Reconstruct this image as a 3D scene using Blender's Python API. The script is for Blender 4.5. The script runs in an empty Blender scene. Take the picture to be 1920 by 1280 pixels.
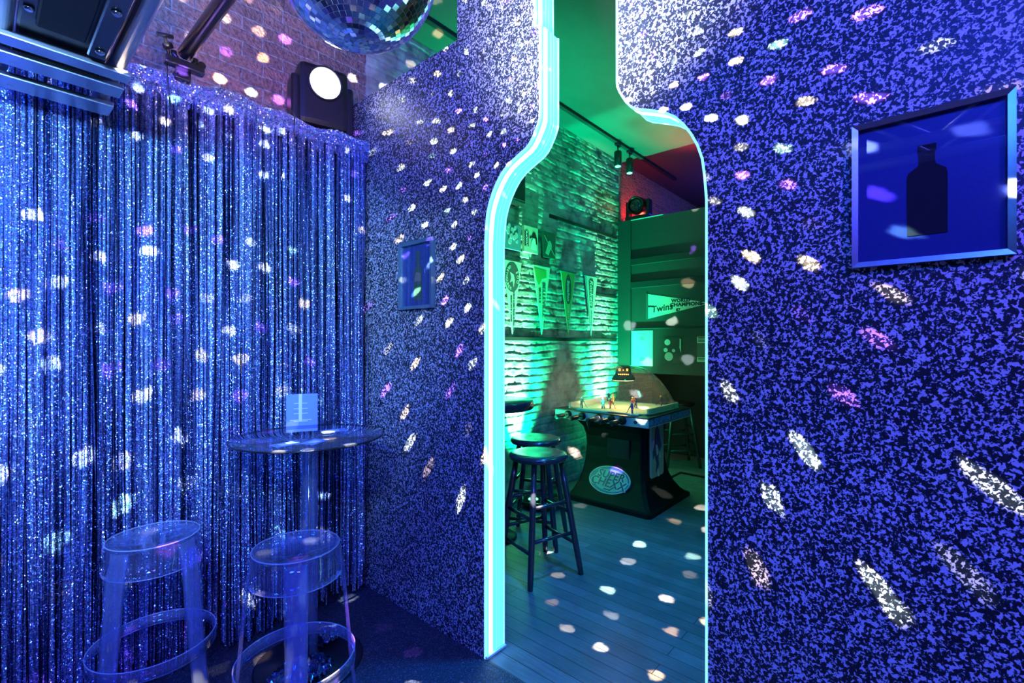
import bpy, bmesh, math, random
from mathutils import Vector, Matrix
random.seed(7)
PI = math.pi
SC = bpy.context.scene
COL = SC.collection

# ------------------------------------------------------------------ camera constants
FX, FY = 0.7503, 0.6611
CAMZ = 1.5
def ray(px):
    s = (px - 960) / 889.0
    return (FX + FY * s, FY - FX * s)
def onX(px, py, X):                      # pixel -> (Y, Z) on the wall X = const
    a = ray(px); d = X / a[0]
    return a[1] * d, CAMZ + (645 - py) * d / 889.0
def onY(px, py, Y):                      # pixel -> (X, Z) on the wall Y = const
    a = ray(px); d = Y / a[1]
    return a[0] * d, CAMZ + (645 - py) * d / 889.0

WX0, WX1 = 1.608, 1.741                  # speckled partition, near and far face
BRY = 2.95                               # brick wall
CEIL = 3.81
GX = 5.36                                # green panelled wall

# ------------------------------------------------------------------ mesh helpers
def nb():
    return bmesh.new()
def box(bm, lo, hi, M=None):
    vs = [bm.verts.new((x, y, z)) for x in (lo[0], hi[0]) for y in (lo[1], hi[1]) for z in (lo[2], hi[2])]
    for f in ((0,1,3,2),(4,6,7,5),(0,4,5,1),(2,3,7,6),(0,2,6,4),(1,5,7,3)):
        bm.faces.new([vs[i] for i in f])
    if M is not None:
        for v in vs: v.co = M @ v.co
    return vs
def bbox(bm, lo, hi, b=0.006, seg=2, M=None):
    t = bmesh.new(); box(t, lo, hi)
    bmesh.ops.recalc_face_normals(t, faces=t.faces)
    bmesh.ops.bevel(t, geom=t.edges[:] , offset=b, segments=seg, affect='EDGES', profile=0.7)
    merge(bm, t, M)
def merge(bm, t, M=None):
    mp = {}
    for v in t.verts:
        mp[v] = bm.verts.new((M @ v.co) if M is not None else v.co)
    for f in t.faces:
        try:
            nf = bm.faces.new([mp[v] for v in f.verts]); nf.smooth = f.smooth
        except ValueError: pass
    t.free()
def frame_of(d):
    d = d.normalized()
    u = Vector((0,0,1)).cross(d)
    if u.length < 1e-4: u = Vector((1,0,0))
    u.normalize(); return u, d.cross(u)
def cyl(bm, p0, p1, r0, r1=None, n=20, cap=True, smooth=True):
    if r1 is None: r1 = r0
    p0, p1 = Vector(p0), Vector(p1); u, w = frame_of(p1 - p0)
    A = [bm.verts.new(p0 + (u*math.cos(2*PI*i/n) + w*math.sin(2*PI*i/n))*r0) for i in range(n)]
    B = [bm.verts.new(p1 + (u*math.cos(2*PI*i/n) + w*math.sin(2*PI*i/n))*r1) for i in range(n)]
    for i in range(n):
        f = bm.faces.new((A[i], A[(i+1)%n], B[(i+1)%n], B[i])); f.smooth = smooth
    if cap:
        bm.faces.new(A[::-1]); bm.faces.new(B)
def tube(bm, pts, r, n=10, closed=False):
    pts = [Vector(p) for p in pts]; m = len(pts); rings = []
    up = None
    for k in range(m):
        if closed: d = pts[(k+1)%m] - pts[k-1]
        else: d = pts[min(k+1,m-1)] - pts[max(k-1,0)]
        d.normalize()
        if up is None: u, w = frame_of(d)
        else:
            u = (up - d*up.dot(d)).normalized(); w = d.cross(u)
        up = u
        rr = r[k] if isinstance(r, (list, tuple)) else r
        rings.append([bm.verts.new(pts[k] + (u*math.cos(2*PI*i/n) + w*math.sin(2*PI*i/n))*rr) for i in range(n)])
    for k in range(m if closed else m-1):
        A, B = rings[k], rings[(k+1)%m]
        for i in range(n):
            f = bm.faces.new((A[i], A[(i+1)%n], B[(i+1)%n], B[i])); f.smooth = True
    if not closed:
        bm.faces.new(rings[0][::-1]); bm.faces.new(rings[-1])
def lathe(bm, prof, c=(0,0), n=40, M=None, cap0=True, cap1=True, smooth=True):
    t = bmesh.new(); rings = []
    for r, z in prof:
        rings.append([t.verts.new((c[0]+r*math.cos(2*PI*i/n), c[1]+r*math.sin(2*PI*i/n), z)) for i in range(n)])
    for A, B in zip(rings, rings[1:]):
        for i in range(n):
            f = t.faces.new((A[i], A[(i+1)%n], B[(i+1)%n], B[i])); f.smooth = smooth
    if cap0: t.faces.new(rings[0][::-1])
    if cap1: t.faces.new(rings[-1])
    merge(bm, t, M)
def poly(bm, pts2, h0, h1, M):           # prism from a 2D outline, thickness h0..h1 along local z
    t = bmesh.new()
    A = [t.verts.new((x, y, h0)) for x, y in pts2]; B = [t.verts.new((x, y, h1)) for x, y in pts2]
    n = len(A)
    t.faces.new(A[::-1]); t.faces.new(B)
    for i in range(n): t.faces.new((A[i], A[(i+1)%n], B[(i+1)%n], B[i]))
    merge(bm, t, M)
def plane_M(origin, kind):               # local x right, y up, z towards the viewer
    o = Matrix.Translation(Vector(origin))
    if kind == 'brick': R = Matrix(((1,0,0),(0,0,-1),(0,1,0)))
    else: R = Matrix(((0,0,-1),(-1,0,0),(0,1,0)))
    return o @ R.to_4x4()
def obj(name, bm, m=None, parent=None, label=None, cat=None, group=None, kind=None, recalc=True):
    if recalc: bmesh.ops.recalc_face_normals(bm, faces=bm.faces)
    me = bpy.data.meshes.new(name); bm.to_mesh(me); bm.free()
    o = bpy.data.objects.new(name, me); COL.objects.link(o)
    if m is not None: me.materials.append(m)
    if parent is not None:
        o.parent = parent
        o.matrix_parent_inverse = parent.matrix_basis.inverted()
    tag(o, label, cat, group, kind); return o
def tag(o, label=None, cat=None, group=None, kind=None):
    if label: o['label'] = label
    if cat: o['category'] = cat
    if group: o['group'] = group
    if kind: o['kind'] = kind
def thing(name, loc, label, cat, group=None, rz=0):
    o = bpy.data.objects.new(name, None); COL.objects.link(o); o.empty_display_size = .1
    o.location = loc; o.rotation_euler = (0,0,rz); tag(o, label, cat, group)
    return o
def copy_tree(o, loc, rz, label, parent=None):
    c = o.copy(); COL.objects.link(c)
    c.location = loc; c.rotation_euler = (0,0,rz); c['label'] = label
    def rec(src, dst):
        for ch in list(src.children):
            d = ch.copy(); COL.objects.link(d); d.parent = dst; rec(ch, d)
    rec(o, c); return c
def text_bm(bm, s, size, M, depth=0.0008, bold=0.0, align='CENTER', shear=0.0, sx=1.0):
    cu = bpy.data.curves.new('t', 'FONT'); cu.body = s; cu.size = size; cu.align_x = align; cu.align_y = 'CENTER'
    cu.extrude = depth; cu.offset = bold; cu.shear = shear; cu.space_character = 1.0 + bold*14; cu.resolution_u = 3
    o = bpy.data.objects.new('t', cu); COL.objects.link(o)
    dg = bpy.context.evaluated_depsgraph_get()
    me = bpy.data.meshes.new_from_object(o.evaluated_get(dg))
    t = bmesh.new(); t.from_mesh(me)
    merge(bm, t, M @ Matrix.Diagonal((sx,1,1,1)))
    bpy.data.objects.remove(o); bpy.data.curves.remove(cu); bpy.data.meshes.remove(me)

# ------------------------------------------------------------------ materials
def new_mat(name):
    m = bpy.data.materials.new(name); m.use_nodes = True
    nt = m.node_tree; return m, nt, nt.nodes['Principled BSDF']
def simple(name, col, rough=.5, metal=0, coat=0, spec=None):
    m, nt, b = new_mat(name)
    n = nt.nodes.new('ShaderNodeTexNoise'); n.inputs['Scale'].default_value = 35
    n.inputs['Detail'].default_value = 3
    mx = nt.nodes.new('ShaderNodeMix'); mx.data_type = 'RGBA'
    mx.inputs[6].default_value = (*[c*.82 for c in col], 1); mx.inputs[7].default_value = (*[min(1,c*1.12) for c in col], 1)
    nt.links.new(n.outputs['Fac'], mx.inputs[0]); nt.links.new(mx.outputs[2], b.inputs['Base Color'])
    b.inputs['Roughness'].default_value = rough; b.inputs['Metallic'].default_value = metal
    b.inputs['Coat Weight'].default_value = coat
    return m
def emis(name, col, s):
    m, nt, b = new_mat(name)
    b.inputs['Base Color'].default_value = (*col, 1)
    b.inputs['Emission Color'].default_value = (*col, 1); b.inputs['Emission Strength'].default_value = s
    b.inputs['Roughness'].default_value = .4
    return m
def N(nt, t, **kw):
    n = nt.nodes.new(t)
    for k, v in kw.items(): setattr(n, k, v)
    return n
def ramp(nt, stops, interp='LINEAR'):
    r = N(nt, 'ShaderNodeValToRGB'); cr = r.color_ramp; cr.interpolation = interp
    while len(cr.elements) < len(stops): cr.elements.new(.5)
    for e, (p, c) in zip(cr.elements, stops): e.position = p; e.color = (*c, 1)
    return r
def math_n(nt, op, a, b=None):
    n = N(nt, 'ShaderNodeMath', operation=op)
    for i, v in enumerate((a, b)):
        if v is None: continue
        if isinstance(v, (int, float)): n.inputs[i].default_value = v
        else: nt.links.new(v, n.inputs[i])
    return n.outputs[0]

def mat_flake():
    m, nt, b = new_mat('flake_wallcovering'); L = nt.links.new
    tc = N(nt, 'ShaderNodeTexCoord')
    n1 = N(nt, 'ShaderNodeTexNoise'); n1.inputs['Scale'].default_value = 116; n1.inputs['Detail'].default_value = 1.5
    n1.inputs['Distortion'].default_value = .6
    L(tc.outputs['Object'], n1.inputs['Vector'])
    n2 = N(nt, 'ShaderNodeTexNoise'); n2.inputs['Scale'].default_value = 260; n2.inputs['Detail'].default_value = 1
    L(tc.outputs['Object'], n2.inputs['Vector'])
    r = ramp(nt, [(0,(.006,.010,.014)), (.495,(.010,.016,.022)), (.515,(.07,.12,.15)), (.540,(.12,.17,.20)), (.555,(.66,.62,.70)), (1,(.82,.76,.82))])
    s = math_n(nt, 'ADD', math_n(nt, 'MULTIPLY', n1.outputs['Fac'], .82), math_n(nt, 'MULTIPLY', n2.outputs['Fac'], .18))
    L(s, r.inputs[0]); L(r.outputs[0], b.inputs['Base Color'])
    b.inputs['Roughness'].default_value = .42
    bp = N(nt, 'ShaderNodeBump'); bp.inputs['Strength'].default_value = .25; bp.inputs['Distance'].default_value = .004
    L(s, bp.inputs['Height']); L(bp.outputs[0], b.inputs['Normal'])
    return m
def mat_brick():
    m, nt, b = new_mat('old_brick'); L = nt.links.new
    tc = N(nt, 'ShaderNodeTexCoord'); sp = N(nt, 'ShaderNodeSeparateXYZ'); L(tc.outputs['Object'], sp.inputs[0])
    wn = N(nt, 'ShaderNodeTexNoise'); wn.inputs['Scale'].default_value = 9; wn.inputs['Detail'].default_value = 4
    L(tc.outputs['Object'], wn.inputs['Vector'])
    z2 = math_n(nt, 'ADD', sp.outputs[2], math_n(nt, 'MULTIPLY', math_n(nt, 'SUBTRACT', wn.outputs['Fac'], .5), .034))
    x2 = math_n(nt, 'ADD', sp.outputs[0], math_n(nt, 'MULTIPLY', math_n(nt, 'SUBTRACT', wn.outputs['Fac'], .5), .02))
    cb = N(nt, 'ShaderNodeCombineXYZ'); L(x2, cb.inputs[0]); L(z2, cb.inputs[1])
    br = N(nt, 'ShaderNodeTexBrick'); L(cb.outputs[0], br.inputs['Vector'])
    br.inputs['Scale'].default_value = 1; br.inputs['Mortar Size'].default_value = .0055
    br.inputs['Brick Width'].default_value = .225; br.inputs['Row Height'].default_value = .075
    br.inputs['Mortar Smooth'].default_value = .35; br.inputs['Bias'].default_value = -.1
    br.inputs['Color1'].default_value = (.50,.28,.22,1); br.inputs['Color2'].default_value = (.32,.20,.18,1)
    br.inputs['Mortar'].default_value = (.46,.42,.42,1)
    n2 = N(nt, 'ShaderNodeTexNoise'); n2.inputs['Scale'].default_value = 42; n2.inputs['Detail'].default_value = 6
    L(tc.outputs['Object'], n2.inputs['Vector'])
    mx = N(nt, 'ShaderNodeMix', data_type='RGBA', blend_type='MULTIPLY'); mx.inputs[0].default_value = .55
    rr = ramp(nt, [(.32,(.25,.25,.25)),(.48,(.85,.85,.85)),(.7,(1.3,1.25,1.25))]); L(n2.outputs['Fac'], rr.inputs[0])
    L(br.outputs['Color'], mx.inputs[6]); L(rr.outputs[0], mx.inputs[7]); L(mx.outputs[2], b.inputs['Base Color'])
    b.inputs['Roughness'].default_value = .75
    h = math_n(nt, 'ADD', math_n(nt, 'MULTIPLY', br.outputs['Fac'], -1.0), math_n(nt, 'MULTIPLY', n2.outputs['Fac'], 1.1))
    h = math_n(nt, 'ADD', h, math_n(nt, 'MULTIPLY', wn.outputs['Fac'], 1.2))
    bp = N(nt, 'ShaderNodeBump'); bp.inputs['Strength'].default_value = 1; bp.inputs['Distance'].default_value = .045
    L(h, bp.inputs['Height']); L(bp.outputs[0], b.inputs['Normal'])
    return m
def mat_wood():
    m, nt, b = new_mat('worn_planks'); L = nt.links.new
    tc = N(nt, 'ShaderNodeTexCoord'); sp = N(nt, 'ShaderNodeSeparateXYZ'); L(tc.outputs['Object'], sp.inputs[0])
    cb = N(nt, 'ShaderNodeCombineXYZ'); L(sp.outputs[1], cb.inputs[0]); L(sp.outputs[0], cb.inputs[1])
    br = N(nt, 'ShaderNodeTexBrick'); L(cb.outputs[0], br.inputs['Vector'])
    br.inputs['Scale'].default_value = 1; br.inputs['Mortar Size'].default_value = .0022
    br.inputs['Brick Width'].default_value = 1.9; br.inputs['Row Height'].default_value = .085
    br.inputs['Color1'].default_value = (.20,.19,.19,1); br.inputs['Color2'].default_value = (.11,.11,.11,1)
    br.inputs['Mortar'].default_value = (.02,.02,.02,1); br.inputs['Mortar Smooth'].default_value = .2
    mp = N(nt, 'ShaderNodeMapping'); mp.inputs['Scale'].default_value = (30, 2.2, 1); L(tc.outputs['Object'], mp.inputs[0])
    n = N(nt, 'ShaderNodeTexNoise'); n.inputs['Scale'].default_value = 3; n.inputs['Detail'].default_value = 7; L(mp.outputs[0], n.inputs['Vector'])
    n3 = N(nt, 'ShaderNodeTexNoise'); n3.inputs['Scale'].default_value = 5; n3.inputs['Detail'].default_value = 5; L(tc.outputs['Object'], n3.inputs['Vector'])
    rr = ramp(nt, [(.25,(.35,.35,.35)),(.75,(1.4,1.4,1.4))]); L(math_n(nt,'MULTIPLY_ADD', n.outputs['Fac'], .5), rr.inputs[0])
    s = math_n(nt, 'ADD', math_n(nt,'MULTIPLY', n.outputs['Fac'], .5), math_n(nt,'MULTIPLY', n3.outputs['Fac'], .5)); L(s, rr.inputs[0])
    mx = N(nt, 'ShaderNodeMix', data_type='RGBA', blend_type='MULTIPLY'); mx.inputs[0].default_value = .8
    L(br.outputs['Color'], mx.inputs[6]); L(rr.outputs[0], mx.inputs[7]); L(mx.outputs[2], b.inputs['Base Color'])
    b.inputs['Roughness'].default_value = .38
    bp = N(nt, 'ShaderNodeBump'); bp.inputs['Strength'].default_value = .35; bp.inputs['Distance'].default_value = .003
    L(math_n(nt,'SUBTRACT', n.outputs['Fac'], br.outputs['Fac']), bp.inputs['Height']); L(bp.outputs[0], b.inputs['Normal'])
    return m
def mat_foil(name, cell, strip=True, rough=.3, bright=1.0):
    m, nt, b = new_mat(name); L = nt.links.new
    tc = N(nt, 'ShaderNodeTexCoord'); 
    vo = N(nt, 'ShaderNodeTexVoronoi'); vo.inputs['Scale'].default_value = cell; L(tc.outputs['Object'], vo.inputs['Vector'])
    sc_ = N(nt, 'ShaderNodeSeparateColor'); L(vo.outputs['Color'], sc_.inputs[0])
    hr = ramp(nt, [(0,(.10,.16,.42)),(.30,(.30,.38,.72)),(.52,(.55,.62,.95)),(.66,(.70,.45,1.0)),(.76,(.35,1.0,1.0)),(.88,(1.0,1.0,1.0))], 'CONSTANT')
    L(sc_.outputs[1], hr.inputs[0])
    base = N(nt, 'ShaderNodeMix', data_type='RGBA'); base.inputs[0].default_value = .85
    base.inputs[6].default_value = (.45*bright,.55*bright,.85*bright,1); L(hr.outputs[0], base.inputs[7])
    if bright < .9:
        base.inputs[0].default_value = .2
    out = base.outputs[2]
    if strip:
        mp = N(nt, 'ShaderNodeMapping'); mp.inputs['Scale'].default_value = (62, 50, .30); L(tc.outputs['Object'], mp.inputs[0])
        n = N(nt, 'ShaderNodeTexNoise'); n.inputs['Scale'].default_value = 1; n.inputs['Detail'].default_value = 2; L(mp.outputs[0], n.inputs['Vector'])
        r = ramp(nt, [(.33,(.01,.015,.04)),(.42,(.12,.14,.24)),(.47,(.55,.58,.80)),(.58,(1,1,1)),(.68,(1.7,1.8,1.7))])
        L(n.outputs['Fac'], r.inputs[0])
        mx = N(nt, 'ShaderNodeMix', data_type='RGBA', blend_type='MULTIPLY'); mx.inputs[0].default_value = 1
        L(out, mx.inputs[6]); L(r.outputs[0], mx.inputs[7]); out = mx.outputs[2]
    L(out, b.inputs['Base Color'])
    b.inputs['Metallic'].default_value = .8; b.inputs['Roughness'].default_value = rough
    ge = N(nt, 'ShaderNodeNewGeometry')
    sub = N(nt, 'ShaderNodeVectorMath', operation='SUBTRACT'); L(vo.outputs['Color'], sub.inputs[0]); sub.inputs[1].default_value = (.5,.5,.5)
    sca = N(nt, 'ShaderNodeVectorMath', operation='SCALE'); L(sub.outputs[0], sca.inputs[0]); sca.inputs['Scale'].default_value = 1.3
    add = N(nt, 'ShaderNodeVectorMath', operation='ADD'); L(sca.outputs[0], add.inputs[0]); L(ge.outputs['Normal'], add.inputs[1])
    nm = N(nt, 'ShaderNodeVectorMath', operation='NORMALIZE'); L(add.outputs[0], nm.inputs[0]); L(nm.outputs[0], b.inputs['Normal'])
    return m
def mat_clear(name, tint=(.75,.85,1.0), body=.10, rough=.02):
    # clear acrylic: see-through, fresnel gloss, a little scattering body
    m, nt, b = new_mat(name); L = nt.links.new
    nt.nodes.remove(b); out = nt.nodes['Material Output']
    tr = N(nt, 'ShaderNodeBsdfTransparent'); tr.inputs[0].default_value = (*tint, 1)
    gl = N(nt, 'ShaderNodeBsdfGlossy'); gl.inputs['Roughness'].default_value = rough
    di = N(nt, 'ShaderNodeBsdfDiffuse'); di.inputs[0].default_value = (.8,.85,.95,1)
    fr = N(nt, 'ShaderNodeLayerWeight'); fr.inputs[0].default_value = .5
    r = ramp(nt, [(0,(.05,)*3),(.5,(.12,)*3),(.85,(.45,)*3),(1,(.9,)*3)]); L(fr.outputs['Facing'], r.inputs[0])
    m1 = N(nt, 'ShaderNodeMixShader'); m1.inputs[0].default_value = body; L(tr.outputs[0], m1.inputs[1]); L(di.outputs[0], m1.inputs[2])
    m2 = N(nt, 'ShaderNodeMixShader'); L(r.outputs[0], m2.inputs[0]); L(m1.outputs[0], m2.inputs[1]); L(gl.outputs[0], m2.inputs[2])
    L(m2.outputs[0], out.inputs[0])
    return m
def mat_carpet():
    m, nt, b = new_mat('glitter_carpet'); L = nt.links.new
    tc = N(nt, 'ShaderNodeTexCoord')
    n = N(nt, 'ShaderNodeTexNoise'); n.inputs['Scale'].default_value = 160; n.inputs['Detail'].default_value = 2; L(tc.outputs['Object'], n.inputs['Vector'])
    r = ramp(nt, [(.42,(.015,.018,.03)),(.60,(.04,.045,.07)),(.70,(.14,.15,.2))]); L(n.outputs['Fac'], r.inputs[0]); L(r.outputs[0], b.inputs['Base Color'])
    b.inputs['Roughness'].default_value = .6
    return m

M = {}
M['flake'] = mat_flake(); M['brick'] = mat_brick(); M['wood'] = mat_wood()
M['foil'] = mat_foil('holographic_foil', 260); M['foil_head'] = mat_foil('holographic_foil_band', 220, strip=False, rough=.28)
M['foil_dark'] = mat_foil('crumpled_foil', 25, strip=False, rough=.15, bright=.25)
M['acrylic'] = mat_clear('clear_acrylic', tint=(.86,.91,1.0), body=.045)
M['acrylic_edge_glint'] = mat_clear('acrylic_edge_glint', tint=(.8,.9,1.0), body=.38, rough=.12)  # brighter acrylic, painting in the light caught along the stool edges
M['acrylic_leg'] = mat_clear('clear_acrylic_thick', tint=(.66,.80,1.0), body=.11)
M['tableglass'] = mat_clear('clear_tabletop', body=.06)
M['dome'] = mat_clear('dome_acrylic', tint=(.94,.97,.96), body=.05)
M['pane'] = mat_clear('picture_glass', tint=(.93,.95,1), body=.0)
M['carpet'] = mat_carpet()
M['black'] = simple('black_plastic', (.012,.012,.014), .35)
M['matte'] = simple('matte_black', (.010,.010,.012), .8)
M['stoolwood'] = simple('black_lacquered_wood', (.03,.03,.035), .22, coat=.4)
M['steel'] = simple('brushed_aluminium', (.62,.63,.66), .28, 1)
M['chrome'] = simple('chrome', (.8,.8,.82), .12, 1)
M['ironpipe'] = simple('black_steel_pipe', (.05,.055,.065), .25, .8)
M['white'] = simple('white_plastic', (.75,.76,.78), .4)
M['ceil'] = simple('ceiling_paint', (.065,.065,.065), .8)
M['ceil_dark'] = simple('dark_paint', (.02,.02,.025), .8)
M['greenpaint'] = simple('panel_paint', (.018,.034,.030), .6)
M['darkpaint'] = simple('dark_panel_paint', (.012,.020,.018), .6)
M['mirror'] = simple('mirror_tile', (.92,.93,.95), .10, 1)
M['led'] = emis('led_diffuser', (.12,.80,.90), 1.05)
M['ledcore'] = emis('led_strip', (.70,1.0,1.0), 2.6)
M['lamp'] = emis('lamp_lens', (.92,.95,1.0), 12)
M['paper'] = simple('paper', (.50,.52,.42), .8)
M['ink'] = simple('ink', (.008,.008,.012), .8)
M['felt'] = simple('pale_felt', (.50,.52,.46), .85)
M['feltdark'] = simple('dark_felt', (.06,.07,.07), .85)
M['feltgreen'] = simple('green_felt', (.10,.35,.08), .85)
M['feltcream'] = simple('cream_felt', (.7,.62,.45), .85)

# ------------------------------------------------------------------ room shell
def struct(name, bm, m): return obj(name, bm, m, kind='structure')
b = nb(); box(b, (WX0-.0, -2.6, -.06), (8.2, BRY, 0)); struct('floor', b, M['wood'])
b = nb(); box(b, (-2.2, -2.6, -.06), (WX0-.001, BRY, .004)); struct('floor_carpet', b, M['carpet'])
b = nb(); box(b, (-2.2, -2.6, CEIL), (8.2, BRY+.2, CEIL+.1)); struct('ceiling', b, M['ceil'])
b = nb(); box(b, (-2.2, BRY, -.06), (8.2, BRY+.2, CEIL)); struct('wall_brick', b, M['brick'])
# rough old masonry of the green room, in real relief
from mathutils import noise
def mat_rough():
    m, nt, b = new_mat('rough_old_brick'); L = nt.links.new
    tc = N(nt, 'ShaderNodeTexCoord')
    n = N(nt, 'ShaderNodeTexNoise'); n.inputs['Scale'].default_value = 7; n.inputs['Detail'].default_value = 8; L(tc.outputs['Object'], n.inputs['Vector'])
    n2 = N(nt, 'ShaderNodeTexNoise'); n2.inputs['Scale'].default_value = 70; n2.inputs['Detail'].default_value = 4; L(tc.outputs['Object'], n2.inputs['Vector'])
    r = ramp(nt, [(.30,(.10,.08,.08)),(.45,(.30,.26,.24)),(.65,(.48,.45,.42))]); L(n.outputs['Fac'], r.inputs[0]); L(r.outputs[0], b.inputs['Base Color'])
    b.inputs['Roughness'].default_value = .6
    bp = N(nt, 'ShaderNodeBump'); bp.inputs['Strength'].default_value = .6; bp.inputs['Distance'].default_value = .006
    L(n2.outputs['Fac'], bp.inputs['Height']); L(bp.outputs[0], b.inputs['Normal'])
    return m
RX0, RX1, DXs, DZs = 1.80, GX-.001, .014, .0068
nxx, nzz = int((RX1-RX0)/DXs), int((CEIL-.01)/DZs)
vs_, fs_ = [], []; brnd = {}
for i in range(nxx+1):
    x = RX0 + (RX1-RX0)*i/nxx
    for j in range(nzz+1):
        z = .003 + (CEIL-.006)*j/nzz
        wob = noise.noise((x*2.1, z*2.1, 3.0))*.016 + noise.noise((x*9, z*9, 7.0))*.007
        zz = z + wob; row = math.floor(zz/.075); fz = zz/.075-row
        xx = x + wob*.8 + (0 if row%2 else .1125); cx = math.floor(xx/.225); fx_ = xx/.225-cx
        k = (row, cx)
        if k not in brnd: brnd[k] = random.random()
        e = min(min(fz,1-fz)*.075, min(fx_,1-fx_)*.225)
        m_ = min(1, max(0, (e-.004)/.008)); m_ = m_*m_*(3-2*m_)
        h = m_*(.0045+.005*brnd[k]*brnd[k]) + noise.noise((x*30,z*30,1.0))*.0028 + noise.noise((x*11,z*11,5.0))*.003
        vs_.append((x, BRY-.006-max(0,h+.002), z))
for i in range(nxx):
    for j in range(nzz):
        a_ = i*(nzz+1)+j; fs_.append((a_, a_+nzz+1, a_+nzz+2, a_+1))
me = bpy.data.meshes.new('wall_rough_brick'); me.from_pydata(vs_, [], fs_); me.materials.append(mat_rough()); me.shade_smooth()
o = bpy.data.objects.new('wall_rough_brick', me); COL.objects.link(o); o['kind'] = 'structure'
b = nb(); box(b, (-2.4, -2.8, -.06), (-2.2, BRY+.2, CEIL+.1)); struct('wall_left', b, M['ceil_dark'])
b = nb(); box(b, (-2.2, -2.8, -.06), (8.4, -2.6, CEIL+.1)); struct('wall_rear', b, M['ceil_dark'])
b = nb(); box(b, (8.2, -2.6, -.06), (8.4, BRY+.2, CEIL+.1)); struct('wall_far', b, M['ceil_dark'])
b = nb(); box(b, (-2.2, 2.66, .004), (WX0-.002, BRY-.002, 2.655)); struct('wall_ledge', b, M['ceil_dark'])
# speckled partition with the bottle-shaped opening
YC = 1.072
half = [(0,.52),(1.98,.52),(2.06,.514),(2.12,.506),(2.17,.490),(2.215,.468),(2.255,.442),(2.29,.412),(2.318,.375),(2.337,.335),(2.352,.300),
        (2.364,.270),(2.380,.246),(2.402,.228),(2.425,.214),(2.450,.200),(2.475,.190),(2.50,.189),(2.875,.189),(2.877,.217),(3.20,.217)]
outl = [(YC+h, z) for z, h in half] + [(YC-h, z) for z, h in reversed(half)]
b = nb()
def wq(x, ya, yb, yc, yd, z0, z1):        # quad (ya..yb at z0) to (yc..yd at z1)
    b.faces.new([b.verts.new(p) for p in ((x,ya,z0),(x,yb,z0),(x,yd,z1),(x,yc,z1))])
def side(pa, pb):
    b.faces.new([b.verts.new(p) for p in ((WX0,*pa),(WX1,*pa),(WX1,*pb),(WX0,*pb))])
hz = []
for (z0, h0), (z1, h1) in zip(half, half[1:]):
    if z0 < 3.03 < z1: hz += [(h0,z0,h0+(h1-h0)*(3.03-z0)/(z1-z0),3.03),(h0+(h1-h0)*(3.03-z0)/(z1-z0),3.03,h1,z1)]
    else: hz.append((h0,z0,h1,z1))
for x in (WX0, WX1):
    for h0, z0, h1, z1 in hz:
        yl = BRY-.002 if z1 <= 3.031 else 1.785
        wq(x, -2.6, YC-h0, -2.6, YC-h1, z0, z1); wq(x, YC+h0, yl, YC+h1, yl, z0, z1)
    wq(x, -2.6, 1.785, -2.6, 1.785, 3.20, CEIL-.002)
for k in range(len(outl)-1): side(outl[k], outl[k+1])
side((BRY-.002,0),(BRY-.002,3.03)); side((BRY-.002,3.03),(1.785,3.03)); side((1.785,3.03),(1.785,CEIL-.002)); side((-2.6,0),(-2.6,CEIL-.002)); side((-2.6,CEIL-.002),(1.785,CEIL-.002))
bmesh.ops.remove_doubles(b, verts=b.verts, dist=1e-5)
struct('wall_speckled', b, M['flake'])
# glowing lining of the opening
def inset_path(off):
    P = outl; res = []
    for i, (y, z) in enumerate(P):
        a = P[max(i-1,0)]; c = P[min(i+1,len(P)-1)]
        t = Vector((c[0]-a[0], c[1]-a[1])); t.normalize()
        n = Vector((-t.y, t.x))          # points into the opening for this orientation
        res.append((y + n.x*off, z + n.y*off))
    return res
def lining(bm, x0, x1, o0, o1):
    P0, P1 = inset_path(o0), inset_path(o1); n = len(P0)
    R = []
    for p, q in zip(P0, P1):
        R.append([bm.verts.new((x0,p[0],p[1])), bm.verts.new((x0,q[0],q[1])), bm.verts.new((x1,q[0],q[1])), bm.verts.new((x1,p[0],p[1]))])
    for i in range(n-1):
        for k in range(4): bm.faces.new((R[i][k], R[i][(k+1)%4], R[i+1][(k+1)%4], R[i+1][k]))
    bm.faces.new(R[0]); bm.faces.new(R[-1][::-1])
led = thing('led_door_lining', (WX0, YC, 0), 'cyan glowing light lining around the edge of the bottle-shaped doorway', 'light strip')
b = nb(); lining(b, WX0+.010, WX1-.004, .0, .004); obj('diffuser', b, M['led'], led)
b = nb(); lining(b, WX0+.026, WX0+.050, .004, .007); obj('bright_strip', b, M['ledcore'], led, label='white hot strip within the cyan lining')
b = nb(); lining(b, WX0-.002, WX0+.010, .0, .008); lining(b, WX1-.004, WX1+.002, .0, .008)
obj('edge_trim', b, emis('led_edge', (.30,.85,.95), .95), led)
b = nb()
for xx in (WX0+.078, WX0+.098): lining(b, xx, xx+.0025, .004, .0055)
obj('channel_rib', b, emis('led_rib', (.22,.90,.98), 1.1), led)
for sg in (1,-1):
    b = nb(); y0 = YC+sg*(.52-.001); bbox(b, (WX0-.002, min(y0,y0-sg*.02), 0.004), (WX1+.002, max(y0,y0-sg*.02), .016), .002, 1)
    obj('end_cap', b, M['white'], led)

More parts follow.
